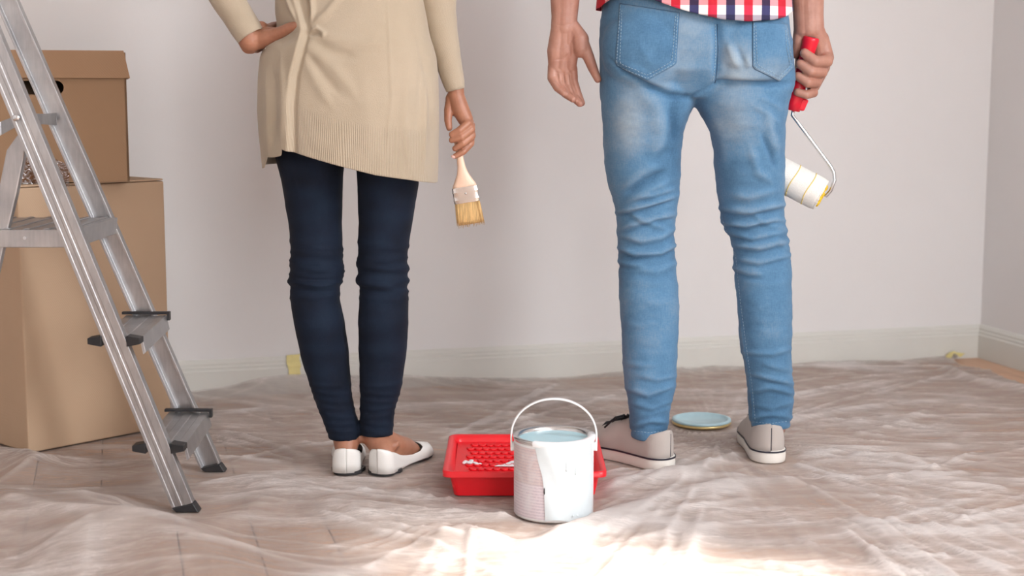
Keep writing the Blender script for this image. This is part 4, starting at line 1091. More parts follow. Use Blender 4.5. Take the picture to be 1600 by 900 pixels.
    sl = sleeve([(x0 - .10, Yw, 1.30), (x0 - .17, Yw, 1.25), elL, q(345, -18, .01), q(392.0, 57, .0)], [.06, .055, .042, R(25), R(21.5)])
    sl2 = sleeve([(x0 + .10, Yw, 1.30), (x0 + .165, Yw, 1.24), elR, P(681, 0, Yw + .03), P(692, 60, Yw + .03), P(712, 141, Yw + .03)], [.06, .055, .044, R(31), R(24), R(14.5)])
    card_me = me
    o = obj('cardigan', card_me, 'knit', t, True, solid=.0022, off=-1, fix=False)
    for sg_ in (sl, sl2):
        ms = sg_.mesh(); fixn(ms)
        uvl = ms.uv_layers.new(name='UVMap'); n_ = len(ms.loops); li = np.empty(n_, np.int32); ms.loops.foreach_get('vertex_index', li)
        uvl.data.foreach_set('uv', np.stack([(li % 40) / 40. * .3, np.ones(n_) * .015], 1).astype(np.float32).ravel())
        obj('sleeve', ms, 'knit', o, True, solid=.0022, off=-1, fix=False)
    # hair
    g = G(); hc = (x0, Yw + .01, 1.56); g.sphere(hc, (.084, .098, .098), 24, 16); g.chain([(x0, Yw - .05, 1.52), (x0, Yw - .075, 1.40), (x0, Yw - .08, 1.30)], [.07, .06, .03])
    obj('hair', remesh(g, .006, 3), 'hairb', t, True)
    flats(t)
    return Yh
woman()
# ------------------------------------------------------------------ brush
def brush():
    Yb = Yw + .022
    top = P(712, 205, Yb); bot = P(735, 347, Yb); ax = unit(bot - top); sd_ = unit(np.cross(ax, np.array([0, 1., 0]))); sd_ = sd_ if sd_[0] > 0 else -sd_
    # tilt the flat of the brush slightly
    nrm = np.cross(sd_, ax); 
    px2m = Mpx(1, Yb); t = thing('paint_brush', "flat paint brush with pale wooden handle held in the woman's right hand", 'paint brush', bot)
    def sec(c, hw, hd, e=2.6, n=28):
        return [c + sd_ * hw * math.copysign(abs(math.cos(q)) ** (2 / e), math.cos(q)) + nrm * hd * math.copysign(abs(math.sin(q)) ** (2 / e), math.sin(q)) for q in (2 * math.pi * k / n for k in range(n))]
    at = lambda px: top + ax * px * px2m
    g = G(); g.rings([sec(at(p), hw * px2m, hd, 2.2) for p, hw, hd in ((0, 3, .004), (6, 5.2, .006), (25, 5.5, .0065), (42, 5.4, .0065), (55, 6.2, .0065), (66, 9, .007), (75, 13.5, .0075), (83, 18, .0078), (87, 19, .008))]); obj('handle', g, 'handlewood', t, True)
    g = G(); g.rings([sec(at(p), hw * px2m, .0088, 5) for p, hw in ((86, 19.6), (87, 20), (92, 20), (92.5, 20.5), (94, 20.5), (94.5, 20), (104, 20), (104.5, 20.5), (106, 20.5), (106.5, 20), (110, 20), (110.5, 19.6))]); fe = obj('ferrule', g, 'ferrule', t, True, bevel=.0006)
    g = G()
    for s in (0,): g.sphere(at(96) - nrm * 0 + np.array([0, -.0092, 0]), (.002, .0012, .002), 10, 6)
    obj('rivet', g, 'chrome', fe, True)
    g = G(); g.rings([sec(at(p), hw * px2m, hd, 4) for p, hw, hd in ((109, 19, .008), (125, 19.8, .0085), (138, 20, .0075), (144, 19, .005))]);
    me = g.mesh(); o = obj('bristles', me, 'bristle', t, True)
    g = G(); r = random.Random(5)
    for k in range(150):
        u = r.uniform(-1, 1); v = r.uniform(-1, 1); a = at(110) + sd_ * u * 19 * px2m + nrm * v * .0082; e_ = at(r.uniform(141, 149)) + sd_ * u * 21.5 * px2m + nrm * v * .008
        g.tube([a, (a + e_) / 2 + sd_ * .0006 * r.uniform(-1, 1), e_], [.0007, .0007, .0003], 4)
    tag(obj('bristle_tips', g, 'bristle', t, True), kind='stuff')
brush()

# ------------------------------------------------------------------ MAN
Ym = 3.16
wt_s = lerpf([(0, .034), (.15, .036), (.45, .036), (.70, .047), (.86, .044), (1, .032)])
def sneakers(parent):
    for heel, d, L, sg in ((ML_heel, DML, .285, 1), (MR_heel, DMR, .285, -1)):
        T = frame(heel, d); asym = lambda u, sg=sg: sg * .008 * math.sin(u * math.pi)
        sh = shoe_upper(T, L, wt_s, lerpf([(0, .066), (.08, .068), (.2, .062), (.36, .075), (.5, .068), (.68, .045), (.85, .030), (1, .012)]),
                        lerpf([(0, 0), (.01, 1), (.03, 22), (.08, 40), (.2, 50), (.33, 44), (.42, 0), (1, 0)]), ZF + .018, lerpf([(0, 4.0), (.2, 3.2), (.6, 2.4), (1, 2.2)]), asym=asym, n=70, m=16, re=.13)
        s_ = obj('shoe', sh, 'canvas', parent, True, solid=.0025, off=-1)
        g = sole(T, L, wt_s, ZF - .001, ZF + .027, .0022, rows=4, bulge=.0012, asym=asym, re=.13); obj('shoe_sole', g, 'foxing', s_, True, bevel=.0015)
        g = sole(T, L, wt_s, ZF + .0225, ZF + .0262, .0042, rows=1, asym=asym, re=.13, only=1); obj('sole_stripe', g, 'stripe', s_, solid=.001, off=-1)
        # heel seam
        g = G(); 
        pts = [T(-.0015 - .0005, 0, ZF + .028 + .05 * k / 6) for k in range(7)]; g.tube(pts, .0011, 6); obj('heel_seam', g, 'stripe', s_, True)
        # black laces: crossing pairs and a bow
        ht = lerpf([(.36, .075), (.5, .068), (.68, .045)]); g = G()
        for k in range(4):
            u = .46 + .055 * k; z = ZF + .018 + ht(u) + .002; ysh = asym(u)
            g.tube([T(u * L, -.022 + ysh, z - .010), T(u * L + .003, -.01 + ysh, z + .0005), T(u * L + .006, .01 + ysh, z + .0005), T((u + .045) * L, .022 + ysh, z - .014)], .0024, 8)
            g.tube([T(u * L, .022 + ysh, z - .010), T(u * L + .003, .01 + ysh, z + .001), T(u * L + .006, -.01 + ysh, z + .001), T((u + .045) * L, -.022 + ysh, z - .014)], .0024, 8)
        u = .45; z = ZF + .018 + ht(u) + .004
        for s2 in (-1, 1):
            g.tube([T(u * L, 0, z), T(u * L - .012, s2 * .018, z + .010), T(u * L - .004, s2 * .036, z + .006), T(u * L + .006, s2 * .022, z - .002), T(u * L, 0, z)], .0028, 8)
            g.tube([T(u * L, 0, z), T(u * L + .012, s2 * .020, z + .002), T(u * L + .03, s2 * .036, z - .022)], .0022, 8)
        obj('laces', g, 'lace', s_, True)
def man():
    t = thing('person', 'man seen from behind in light blue jeans, plaid shirt and grey sneakers', 'person', (.405, Ym, 0))
    Ll = [(60, 936, 1090), (100, 936, 1089), (130, 936.5, 1088), (156, 938, 1086), (166, 939, 1083), (180, 940, 1077), (194, 941, 1071), (233, 943, 1064), (272, 947, 1063), (300, 953, 1061), (311, 957, 1060), (330, 962, 1057), (350, 964, 1054), (361, 964, 1053), (380, 965, 1054), (402, 965, 1055), (453, 967.4, 1059), (505, 970, 1061), (556, 973, 1058), (590, 975, 1056), (607, 977, 1056), (625, 981, 1050), (640, 983, 1047), (658, 983, 1046), (684, 985, 1041)]
    Lr = [(60, 1080, 1235), (100, 1080, 1240), (117, 1081, 1243), (135, 1082, 1242), (156, 1084, 1234.6), (166, 1087, 1232), (180, 1095, 1229), (194, 1104, 1227), (233, 1114.5, 1224), (272, 1117, 1224), (311, 1124, 1225), (340, 1127, 1226), (360, 1134, 1229), (376, 1142.6, 1232), (402, 1148, 1234.6), (453, 1151, 1237), (505, 1154, 1237), (541, 1157, 1236), (570, 1163, 1236), (582, 1165.6, 1237), (607, 1167, 1241), (633, 1168, 1240), (650, 1170, 1237), (671, 1176, 1232)]
    ancL = ML_heel[:2] + DML * .07; ancR = MR_heel[:2] + DMR * .068
    yl, yr = float(ancL[1]), float(ancR[1])
    g = G()
    leg_loft(g, Ll, [(60, Ym, .10), (160, Ym, .098), (250, Ym + .01, .088), (340, Ym + .015, .070), (400, Ym + .01, .064), (470, Ym - .004, .068), (560, Ym * .5 + yl * .5, .060), (640, yl, .048), (684, yl, .046)])
    leg_loft(g, Lr, [(60, Ym, .10), (160, Ym, .098), (250, Ym + .015, .088), (340, Ym + .025, .070), (400, Ym + .025, .064), (470, Ym + .015, .068), (560, Ym * .4 + yr * .6, .060), (640, yr, .048), (671, yr, .046)])
    leg_loft(g, [(-70, 955, 1215), (-30, 946, 1222), (5, 942, 1227), (45, 937, 1232), (100, 938, 1238), (130, 950, 1230), (152, 985, 1190)], [(-70, Ym, .10), (5, Ym, .118), (60, Ym, .125), (110, Ym, .115), (152, Ym, .07)])
    for a, b, r in ((1012, 78, 1), (1163, 78, 1)): g.sphere(P(a, b, Ym - .052), (.098, .080, .092), 28, 18)
    me = remesh(g, .0040, 6)
    V = getv(me); N = getn(me); px, py = proj(V); L = []
    r = random.Random(11)
    def side(tb, y): return interp(tb, y, 1), interp(tb, y, 2)
    z7 = lambda q: [(900 + a / 1.9575, 300 + b / 1.9575) for a, b in q]
    knee = [[(110, 66), (200, 45), (310, 12)], [(120, 120), (180, 100), (240, 80), (315, 66)], [(125, 128), (200, 152), (260, 140), (320, 100)], [(112, 165), (180, 190), (260, 186), (325, 150)],
            [(150, 55), (210, 90), (290, 118)], [(170, 236), (250, 244), (325, 208)], [(105, 205), (160, 222), (210, 222)], [(170, 20), (240, 10), (310, -15)],
            [(425, 46), (520, 62), (660, 34)], [(428, 88), (520, 102), (600, 85), (660, 88)], [(450, 118), (540, 142), (670, 114)], [(465, 158), (560, 172), (670, 144)],
            [(472, 198), (560, 217), (675, 186)], [(520, 52), (580, 96), (650, 114)], [(600, 130), (630, 165), (660, 172)], [(470, 225), (530, 250), (580, 250)]]
    for k, q in enumerate(knee):
        am = (.0085, .0075, .006, .008, .005, .004, .0035, .005)[k % 8]; w = 4.2 + (k % 3)
        L.append((z7(q), am, w)); L.append((z7([(a, b + 13) for a, b in q]), -am * .6, w * .8))
    ank = [[(140, 596), (220, 622), (315, 585)], [(150, 640), (230, 662), (312, 630)], [(150, 694), (220, 682), (305, 655)], [(160, 718), (230, 700), (290, 706)], [(180, 560), (250, 575), (320, 556)], [(130, 520), (200, 532), (260, 528)],
           [(510, 548), (600, 572), (685, 590)], [(515, 612), (600, 600), (690, 622)], [(520, 645), (600, 662), (685, 636)], [(525, 692), (600, 680), (675, 690)], [(490, 488), (600, 496), (675, 474)], [(560, 520), (620, 540), (680, 548)]]
    for k, q in enumerate(ank):
        am = .0050 - .0014 * (k % 3); L.append((z7(q), am, 4.5)); L.append((z7([(a, b + 12) for a, b in q]), -am * .6, 3.6))
    for y, x0, x1 in ((440, 975, 1050), (470, 1000, 1062), (505, 968, 1030), (440, 1160, 1240), (480, 1150, 1200), (515, 1175, 1238)): L.append(([(x0, y), ((x0 + x1) / 2, y + 5), (x1, y - 2)], .0016, 5))
    L += [([(950, 88), (975, 112), (1010, 132), (1045, 148), (1078, 152), (1098, 138)], -.011, 4.5), ([(962, 92), (1000, 118), (1040, 138), (1075, 142)], .005, 8),
          ([(1098, 142), (1122, 128), (1160, 130), (1200, 131), (1245, 128)], -.010, 4.5), ([(1120, 116), (1165, 121), (1225, 118)], .005, 8),
          ([(1121, 20), (1122, 60), (1120, 100), (1118, 128)], -.010, 7), ([(1112, 60), (1112, 110)], .002, 4),
          ([(1135, 62), (1147, 95), (1158, 110)], .006, 7), ([(1166, 85), (1172, 108)], .004, 5), ([(1150, 70), (1162, 100)], -.004, 4),
          ([(990, 135), (1025, 165), (1035, 215), (1015, 255)], .007, 14), ([(1048, 150), (1052, 200), (1040, 235), (1005, 275)], -.005, 9),
          ([(965, 300), (1000, 272), (1040, 250)], .006, 7), ([(970, 322), (1005, 302), (1055, 278)], .006, 7), ([(968, 310), (1000, 288), (1045, 264)], -.006, 5),
          ([(1130, 300), (1170, 308), (1222, 296)], .005, 6), ([(1196, 165), (1204, 205), (1216, 250)], .006, 7), ([(1188, 205), (1204, 238), (1214, 268)], -.006, 4),
          ([(1170, 225), (1185, 270), (1212, 290)], .005, 7), ([(1180, 150), (1205, 160), (1228, 175)], .003, 4), ([(1175, 165), (1200, 178), (1222, 196)], .003, 4),
          ([(1110, 170), (1128, 215), (1135, 270)], .004, 10), ([(1000, 70), (1015, 95), (1030, 100)], .002, 7), ([(985, 108), (1010, 110)], .002, 3)]
    d = folds(V, L) + .0022 * vnoise(V, (7, 7, 14), 5) + .0014 * vnoise(V, (14, 14, 46), 6) + .0007 * vnoise(V, (40, 40, 110), 7)
    # inseam along the right leg, hems
    d += .0022 * np.exp(-(pdist(px, py, [(1126, 340), (1146, 400), (1153, 470), (1163, 540), (1172, 600), (1176, 650)]) / 1.8) ** 2) * 1.0
    for x0, x1, yh in ((975, 1052, 685), (1160, 1245, 672)):
        sel = (px > x0) & (px < x1); d += sel * (-.0018 * np.exp(-((py - (yh - 12)) / 1.8) ** 2) + .0012 * np.exp(-((py - (yh - 5)) / 4.) ** 2))
    V2 = V + N * d[:, None]; setv(me, V2)
    w = np.full(len(V), .30)
    def bl(x, y, sx, sy, a):
        nonlocal w
        w = w + a * np.exp(-((px - x) / sx) ** 2 - ((py - y) / sy) ** 2)
    bl(982, 190, 30, 62, .55); bl(1060, 90, 40, 45, .35); bl(1150, 95, 40, 35, .42); bl(1145, 195, 34, 50, .42); bl(1075, 40, 40, 30, .2); bl(1010, 60, 45, 60, .0)
    bl(1215, 60, 26, 40, -.1); bl(1055, 190, 12, 60, -.18); bl(945, 60, 14, 60, -.14); bl(1100, 170, 12, 40, -.15)
    w += .16 * np.clip(d / .006, -1, 1) + .10 * vnoise(V, (9, 9, 9), 12)
    attr(me, 'wear', np.clip(w, 0, 1)); je = obj('jeans', me, 'denim', t, True, fix=False)
    # ---- pockets, seams and stitching projected on the cloth
    bv = BVHTree.FromPolygons([Vector(v) for v in V2], [tuple(p.vertices) for p in me.polygons])
    def hitp(a, b, off=0.0):
        u, y_, z_ = ray(a, b); dv = Vector((u, y_, z_)).normalized(); h, n_, _, _ = bv.ray_cast(Vector((0, 0, H)), dv)
        return None if h is None else h + n_ * off
    def resample(line, stepp):
        out = []
        for (x0, y0), (x1, y1) in zip(line[:-1], line[1:]):
            n = max(1, int(math.hypot(x1 - x0, y1 - y0) / stepp))
            out += [(x0 + (x1 - x0) * k / n, y0 + (y1 - y0) * k / n) for k in range(n)]
        return out + [line[-1]]
    def inpoly(x, y, poly):
        c = False; j = len(poly) - 1
        for i in range(len(poly)):
            if (poly[i][1] > y) != (poly[j][1] > y) and x < (poly[j][0] - poly[i][0]) * (y - poly[i][1]) / (poly[j][1] - poly[i][1]) + poly[i][0]: c = not c
            j = i
        return c
    pockets = [[(969, 6), (1061, 20), (1056, 98), (1052, 102), (1011, 125), (964, 103), (962, 96)], [(1176, 34), (1176, 103), (1180, 108), (1217, 126), (1239, 106), (1234, 70), (1229, 38)]]
    for poly in pockets:
        cx = sum(p[0] for p in poly) / len(poly); cy = sum(p[1] for p in poly) / len(poly)
        rim = resample(poly + [poly[0]], 2.0)[:-1]; g = G(); rows = []
        for s in np.linspace(0.02, 1, 26):
            rows.append([(cx + (x - cx) * s, cy + (y - cy) * s) for x, y in rim])
        R = []
        ok = True
        for k, row in enumerate(rows):
            off = .0022
            R.append([hitp(x, y, off) or Vector(P(x, y, Ym - .1)) for x, y in row])
        R.append([hitp(x, y, -.001) or R[-1][i] for i, (x, y) in enumerate(rows[-1])])
        g.rings(R, cap=False)
        m2 = g.mesh('back_pocket'); fixn(m2); v2 = getv(m2); a_, b_ = proj(v2)
        w2 = .27 + .25 * np.exp(-((a_ - cx) / 30.) ** 2 - ((b_ - (cy + 28)) / 22.) ** 2) * (1 if cx > 1100 else .25) + .08 * vnoise(v2, (9, 9, 9), 12)
        w2 += .12 * np.exp(-(pdist(a_, b_, [(p[0], p[1]) for p in poly]) / 2.5) ** 2)
        attr(m2, 'wear', np.clip(w2, 0, 1)); pk = obj('back_pocket', m2, 'denim', je, True, fix=False)
        g = G()
        for inset in (3.0, 8.0):
            pp = [(x + (cx - x) * inset / math.hypot(x - cx, y - cy), y + (cy - y) * inset / math.hypot(x - cx, y - cy)) for x, y in poly[0:]]
            pp = resample(pp[1:] + [pp[0]] if cx < 1100 else pp, 1.0)
            for k in range(0, len(pp) - 3, 5):
                a = hitp(*pp[k], .0030); b = hitp(*pp[k + 3], .0030)
                if a and b and (a - b).length < .02: g.tube([a, b], .0006, 5)
        tag(obj('stitching', g, 'stitch', je, True), kind='stuff')
        g = G()
        pl = resample(poly, 3)
        pts = [hitp(x, y, .0006) for x, y in pl]; pts = [p for p in pts if p]
        g.tube(pts, .0011, 6); obj('pocket_edge', g, 'denimseam', je, True)
    g = G(); g2 = G()
    for ln in ([(1121, 38), (1122, 80), (1120, 112), (1117, 130)],):
        pts = [hitp(x, y, .0004) for x, y in resample(ln, 3)]; g.tube([p for p in pts if p], .0008, 6)
        for off in (-4, ):
            pp = resample([(x + off, y) for x, y in ln], 1)
            for k in range(0, len(pp) - 3, 5):
                a = hitp(*pp[k], .0007); b = hitp(*pp[k + 3], .0007)
                if a and b: g2.tube([a, b], .0007, 5)
    for ln in ([(1127, 345), (1147, 402), (1154, 470), (1163, 540), (1172, 600), (1177, 655)],):
        pp = resample([(x + 3, y) for x, y in ln], 1)
        for k in range(0, len(pp) - 3, 5):
            a = hitp(*pp[k], .0006); b = hitp(*pp[k + 3], .0006)
            if a and b and (a - b).length < .02: g2.tube([a, b], .0005, 5)
    for (xa, ya, xb, yb) in ((986, 673, 1041, 673), (1176, 659, 1232, 658)):
        pp = resample([(xa, ya), ((xa + xb) / 2, ya + 3), (xb, yb)], 1)
        for k in range(0, len(pp) - 3, 5):
            a = hitp(*pp[k], .0004); b = hitp(*pp[k + 3], .0004)
            if a and b and (a - b).length < .02: g2.tube([a, b], .0005, 5)
    obj('centre_seam', g, 'denimseam', je, True); tag(obj('stitching', g2, 'stitch', je, True), kind='stuff')
    # ---- body
    x0 = .405; g = G()
    R = lambda n: Mpx(n, Ym)
    hipL, hipR = P(1015, 120, Ym), P(1160, 120, Ym); knL, knR = P(1009, 385, Ym + .015), P(1188, 385, Ym + .025)
    anL, anR = P(1014, 676, yl), P(1206, 664, yr)
    for hip, kn, an, heel, dd in ((hipL, knL, anL, ML_heel, DML), (hipR, knR, anR, MR_heel, DMR)):
        g.chain([hip, kn, kn * .6 + an * .4 + np.array([0, -.012, 0]), an + np.array([0, 0, .03]), an], [.082, .048, .046, .032, .033], 18)
        T = frame(heel, dd); g.chain([an, T(.038, 0, .062), T(.042, 0, .045)], [.033, .024, .020]); g.chain([an, T(.10, 0, .052), T(.16, 0, .040), T(.21, 0, .034)], [.033, .027, .020, .012])
        g.sphere(T(.058, .024, .092), .010); g.sphere(T(.058, -.024, .094), .010)
    g.sphere((x0, Ym, .90), (.155, .095, .10), 24, 16); g.chain([(x0, Ym, .9), (x0, Ym, 1.05), (x0, Ym + .005, 1.2)], [.10, .10, .11])
    g.sphere((x0, Ym + .005, 1.30), (.155, .105, .16), 24, 16); g.chain([(x0 - .16, Ym, 1.445), (x0, Ym, 1.47), (x0 + .16, Ym, 1.445)], [.055, .06, .055])
    g.chain([(x0, Ym, 1.46), (x0, Ym + .015, 1.60)], [.062, .058]); head(g, (x0, Ym + .02, 1.70), 1.0)
    elL = np.array([.085, Ym, 1.20]); elR = np.array([.665, Ym + .01, 1.20])
    wL = P(883, -70, Ym - .01); wR = P(1262, -70, Ym + .03)
    g.chain([(x0 - .19, Ym, 1.44), elL, wL], [.052, .043, .030]); g.chain([(x0 + .19, Ym, 1.44), elR, wR], [.052, .043, .030])
    body = remesh(g, .0065, 3)
    # left hand, palm turned back to the camera, relaxed
    g = G(); Yh = Ym - .01; q = lambda a, b, dy=0: P(a, b, Yh + dy)
    arm0 = np.array(elL) * .5 + np.array(q(883, -5)) * .5
    for dx in (-7, 7): g.chain([arm0, q(883 + dx * 1.15, -10), q(882 + dx * .95, 26), q(881 + dx, 42)], [.036, R(15), R(13.5), R(13)], 20)
    g.chain([arm0, q(883, -10), q(882, 26), q(882, 46)], [.036, R(17), R(15), R(15)], 20)
    g.chain([q(874, 45), q(868, 80), q(867, 104)], [R(13), R(13), R(10)], 20)        # little-finger side of the palm
    g.chain([q(882, 45), q(880, 80), q(878, 106)], [R(14), R(12), R(10)], 20)
    g.sphere(q(881, 76, .001), (R(17), R(13.5), R(28)), 20, 14)
    g.chain([q(890, 45), q(892, 78), q(891, 106)], [R(14), R(12.5), R(9.5)], 20)
    g.chain([q(894, 44), q(905, 62, -.004), q(908, 78, -.010)], [R(13), R(15), R(12.5)], 20)  # ball of the thumb
    g.chain([q(906, 64, -.004), q(919, 88, -.012), q(926, 106, -.014), q(934, 124, -.012)], [R(13), R(9), R(7.6), R(5.6)])
    for pts, rr in (([(864, 104, 0), (862.5, 122, -.006), (871, 137, -.018), (881, 146, -.028)], [8.2, 7.2, 6.4, 5.0]),
                    ([(873, 107, 0), (873.5, 128, -.008), (883, 146, -.020), (895, 155, -.030)], [8.6, 7.4, 6.6, 5.2]),
                    ([(884, 108, 0), (886, 132, -.006), (894, 150, -.016), (906, 162, -.024)], [8.6, 7.6, 6.6, 5.4]),
                    ([(894, 107, .002), (896, 128, -.002), (902, 145, -.008), (909, 161, -.013)], [8.2, 7.2, 6.4, 5.2])):
        g.chain([q(*p) for p in pts], [R(a) for a in rr])
    hL = remesh(g, .0015, 4)
    v = getv(hL); n_ = getn(hL); dd = folds(v, [([(864, 38), (880, 40), (898, 36)], -.0005, 1.5), ([(870, 110), (872, 126), (882, 142)], -.0019, 1.7), ([(880, 112), (882, 130), (891, 148), (900, 157)], -.0020, 1.7), ([(890, 113), (893, 130), (900, 148), (907, 160)], -.0018, 1.6), ([(898, 52), (890, 70), (891, 92)], -.0022, 2.4), ([(864, 112), (880, 115), (899, 114)], -.0014, 1.5), ([(863, 94), (880, 92), (896, 80)], -.0012, 1.6), ([(860, 126), (876, 131), (900, 133)], -.0008, 1.3), ([(911, 76), (915, 84)], -.001, 1.4)])
    setv(hL, v + n_ * dd[:, None])
    # right hand gripping the roller handle
    g = G(); Yh = Ym + .03; q = lambda a, b, dy=0: P(a, b, Yh + dy); arm0 = np.array(elR) * .5 + np.array(q(1263, -5)) * .5
    for dx in (-9, 9): g.chain([arm0, q(1262 + dx * 1.0, -10), q(1263 + dx, 24), q(1264 + dx, 48)], [.036, R(16), R(14.5), R(14.5)], 20)
    g.chain([arm0, q(1262, -10), q(1263, 24), q(1264, 48)], [.036, R(18), R(17), R(17)], 20)
    g.chain([q(1258, 48, .006), q(1258, 80, .024), q(1252, 120, .030)], [R(14), R(15), R(11)], 20)
    g.chain([q(1274, 50, .002), q(1282, 76, .010), q(1283, 104, .012), q(1272, 135, .016)], [R(15), R(16), R(14), R(9)], 20)
    g.chain([q(1284, 60, .004), q(1291, 90, .004)], [R(11), R(12)], 16)
    g.chain([q(1252, 46, .004), q(1247, 66, -.002), q(1244, 84, .004)], [R(12), R(9), R(8)], 16)
    for pts, rr in (([(1290, 86, .006), (1292, 96, -.020), (1274, 96, -.040), (1257, 83, -.034)], [11, 9.5, 8.6, 7.4]),
                    ([(1284, 100, .008), (1284, 113, -.018), (1267, 112, -.038), (1250, 100, -.032)], [11, 9.2, 8.4, 7.2]),
                    ([(1278, 116, .010), (1275, 129, -.014), (1262, 129, -.034), (1247, 119, -.030)], [10, 8.6, 8.0, 6.8]),
                    ([(1268, 134, .014), (1271, 145, -.010), (1260, 148, -.028), (1246, 144, -.027)], [8.5, 7.4, 7.0, 6.2])):
        g.chain([q(*p) for p in pts], [R(a) for a in rr])
    hR = remesh(g, .0016, 3)
    obj('body', join(body, hL, hR), 'skin_m', t, True)
    g = G(); 
    for a, b, dy in ((1252.5, 80, -.043), (1245.5, 97, -.040), (1242.5, 116, -.037)): g.sphere(q(a, b, dy), (R(3.0), R(1.6), R(4)), 10, 8)
    # ---- plaid shirt
    tab = [(-480, 1040, 1140), (-455, 975, 1205), (-400, 950, 1232), (-250, 955, 1225), (-120, 958, 1212), (-40, 944, 1222), (0, 938, 1231), (40, 934, 1236)]
    dep = [(-480, Ym, .06), (-455, Ym, .11), (-400, Ym, .13), (-250, Ym, .12), (-100, Ym, .120), (-20, Ym, .136), (40, Ym, .142)]
    hemx = [(930, 12), (938, 14), (944, 8), (960, -2), (985, -4), (1001, 0), (1020, 8), (1042, 16), (1060, 22), (1090, 30), (1112, 35), (1151, 38), (1190, 35), (1210, 30), (1229, 19), (1233, 8), (1236, -4)]
    nR, nC = 130, 240; V = np.zeros((nR, nC, 3))
    for j in range(nC):
        th = 2 * math.pi * j / nC; cx, sx = math.cos(th), math.sin(th); ex = 2.5
        ux = math.copysign(abs(cx) ** (2 / ex), cx); uy = math.copysign(abs(sx) ** (2 / ex), sx); pxh = 1085 + 149 * ux
        hem = float(np.interp(pxh, [a for a, _ in hemx], [b for _, b in hemx])) if uy > 0 else 15
        for i in range(nR):
            s = i / (nR - 1); y = -480 + (hem + 480) * s ** .8
            l = interp(tab, y, 1); r_ = interp(tab, y, 2); ry = interp(dep, y, 2); c = P((l + r_) / 2, y, Ym); rx = Mpx((r_ - l) / 2, Ym)
            V[i, j] = (c[0] + rx * ux, Ym - ry * uy, c[2])
    Vf = V.reshape(-1, 3); idx = np.arange(nR * nC).reshape(nR, nC); nx = np.roll(idx, -1, 1)
    fc = np.stack([idx[:-1], idx[1:], nx[1:], nx[:-1]], -1).reshape(-1, 4)
    m3 = bpy.data.meshes.new('shirt'); m3.from_pydata(Vf.tolist(), [], fc.tolist()); m3.update(); fixn(m3); Nf = getn(m3)
    dd = .004 * vnoise(Vf, (9, 9, 3), 3) + .002 * vnoise(Vf, (25, 25, 8), 4) + folds(Vf, [([(1105, -60), (1115, 38)], .004, 8), ([(1180, -60), (1195, 36)], .004, 7)])
    setv(m3, Vf + Nf * dd[:, None]); sh = obj('shirt', m3, 'plaid', t, True, solid=.0014, off=-1, fix=False)
    for side_, el_ in ((-1, elL), (1, elR)):
        g = G(); a = np.array([x0 + side_ * .15, Ym, 1.43]); b = np.array(el_)
        pts = [a, a * .6 + b * .4, b, b * .75 + np.array(wL if side_ < 0 else wR) * .25]
        g.tube(pts, [.078, .066, .060, .056], 24); obj('sleeve', g, 'plaid', sh, True)
    g = G(); g.sphere((x0, Ym + .004, 1.735), (.086, .103, .098), 24, 16); obj('hair', g, 'hairb', t, True)
    sneakers(t)
man()
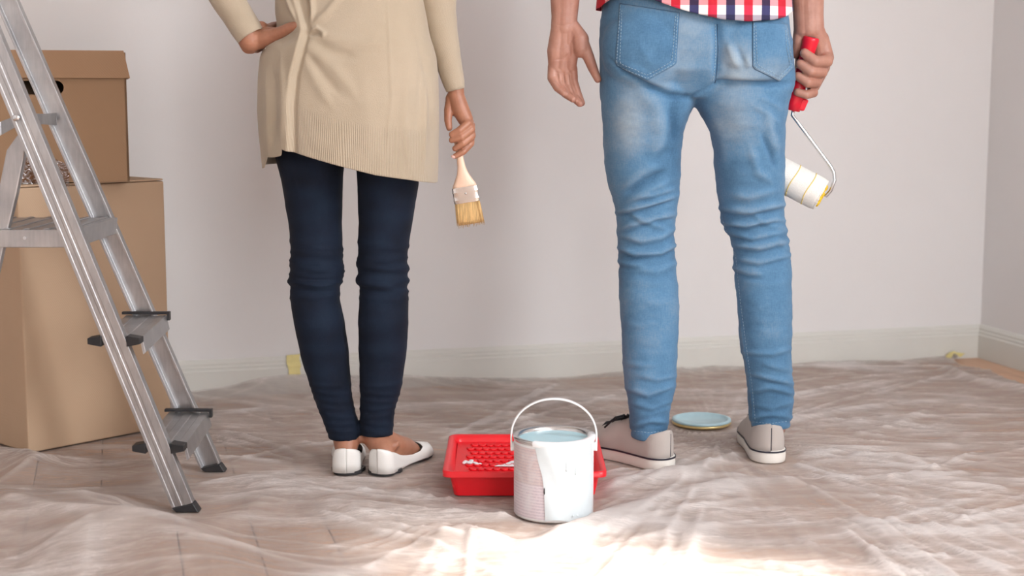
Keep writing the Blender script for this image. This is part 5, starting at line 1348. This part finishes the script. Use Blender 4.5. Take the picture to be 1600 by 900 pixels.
# ------------------------------------------------------------------ paint roller
def roller():
    Yr = Ym + .016
    a = P(1268, 58, Yr - .004); b = P(1238, 172, Yr + .014); ax = unit(b - a); ln = float(np.linalg.norm(b - a))
    t = thing('paint_roller', "paint roller with red handle and yellow striped white nap in the man's right hand", 'paint roller', b)
    g = G(); R = lambda n: Mpx(n, Yr)
    prof = [(0, 10.5), (.015, 12.2), (.04, 12.6), (.07, 12.2), (.25, 10.5), (.45, 11), (.6, 10), (.72, 12), (.80, 13), (.86, 12), (1, 11.5)]
    g.tube([a + ax * ln * s for s, _ in prof], [R(w) for _, w in prof], 24); h = obj('handle', g, 'redgrip', t, True)
    g = G(); g.tube([a - ax * .0006, a + ax * .001], [R(6), R(6)], 20); obj('hang_hole', g, 'stripe', h)
    # finger guard flaring out near the ferrule
    sdv = unit(np.cross(ax, np.array([0, 1., 0]))); sdv = sdv if sdv[0] > 0 else -sdv
    g = G(); c = a + ax * ln * .93
    g.hexa([c + sdv * u * R(1) + ax * v * R(1) + np.array([0, w, 0]) for w in (-.009, .009) for u, v in ((6, -14), (20, -12), (17, 6), (6, 6))]); obj('finger_guard', g, 'redgrip', t, bevel=.003)
    # wire and nap cylinder
    Yn_ = Yr + .014
    e = P(1292, 306, Yn_ - .0); e2 = P(1200, 262, Yn_ + .03)   # cylinder axis
    pts = [(1238, 180, 0), (1250, 196, 0), (1280, 236, 0), (1297, 259, -.002), (1303, 270, -.004), (1304, 282, -.006), (1298, 298, -.006), (1291, 306, -.002), (1285, 303, .0)]
    W_ = [P(x, y, Yn_ + d) for x, y, d in pts]; W_ = [a + ax * ln * .9] + W_
    g = G(); g.tube(W_, .0038, 12); obj('wire_frame', g, 'chrome', t, True)
    c1 = P(1283, 305, Yn_); c0 = P(1200, 262, Yn_ + .03); ax2 = unit(c0 - c1); L_ = .18; rad = R(26)
    g = G(); pr = [(0, .82), (.004, .96), (.010, 1), (L_ - .01, 1), (L_, .9)]
    g.tube([c1 + ax2 * s for s, _ in pr], [rad * w for _, w in pr], 64)
    me = g.mesh(); cy = obj('nap', g, 'nap', t, True)
    g = G(); g.tube([c1 - ax2 * .0012, c1 + ax2 * .002], [rad * .62] * 2, 24)
    u_ = Vector(ax2).orthogonal().normalized(); v_ = Vector(ax2).cross(u_); r = random.Random(2)
    for k in range(26):
        q = 2 * math.pi * k / 26; dr = u_ * math.cos(q) + v_ * math.sin(q)
        g.sphere(Vector(c1 - ax2 * .001) + dr * rad * r.uniform(.5, .66), rad * r.uniform(.07, .15), 8, 6)
    obj('core_paint', g, 'yellow', t, True)
    g = G(); g.tube([c1 - ax2 * .006, c1 + ax2 * .004], [rad * .22] * 2, 16); obj('end_cap', g, 'yellow', t)
    g = G()
    for k in range(90):
        q = 2 * math.pi * k / 90; dr = u_ * math.cos(q) + v_ * math.sin(q); p = Vector(c1 + ax2 * .002) + dr * rad * .86
        g.sphere(p, rad * r.uniform(.06, .12), 6, 5)
    tag(obj('nap_fringe', g, 'nap', t, True), kind='stuff')
    for s in (.030, .068, .106, .144):
        g = G(); ring = []
        for k in range(49):
            q = 2 * math.pi * k / 48; dr = u_ * math.cos(q) + v_ * math.sin(q)
            ring.append(Vector(c1) + Vector(ax2) * (s + .0015 * math.sin(q * 3)) + dr * (rad + .0001))
        g.tube(ring, .0013, 6); obj('nap_stripe', g, 'stripeyellow', cy, True)
roller()
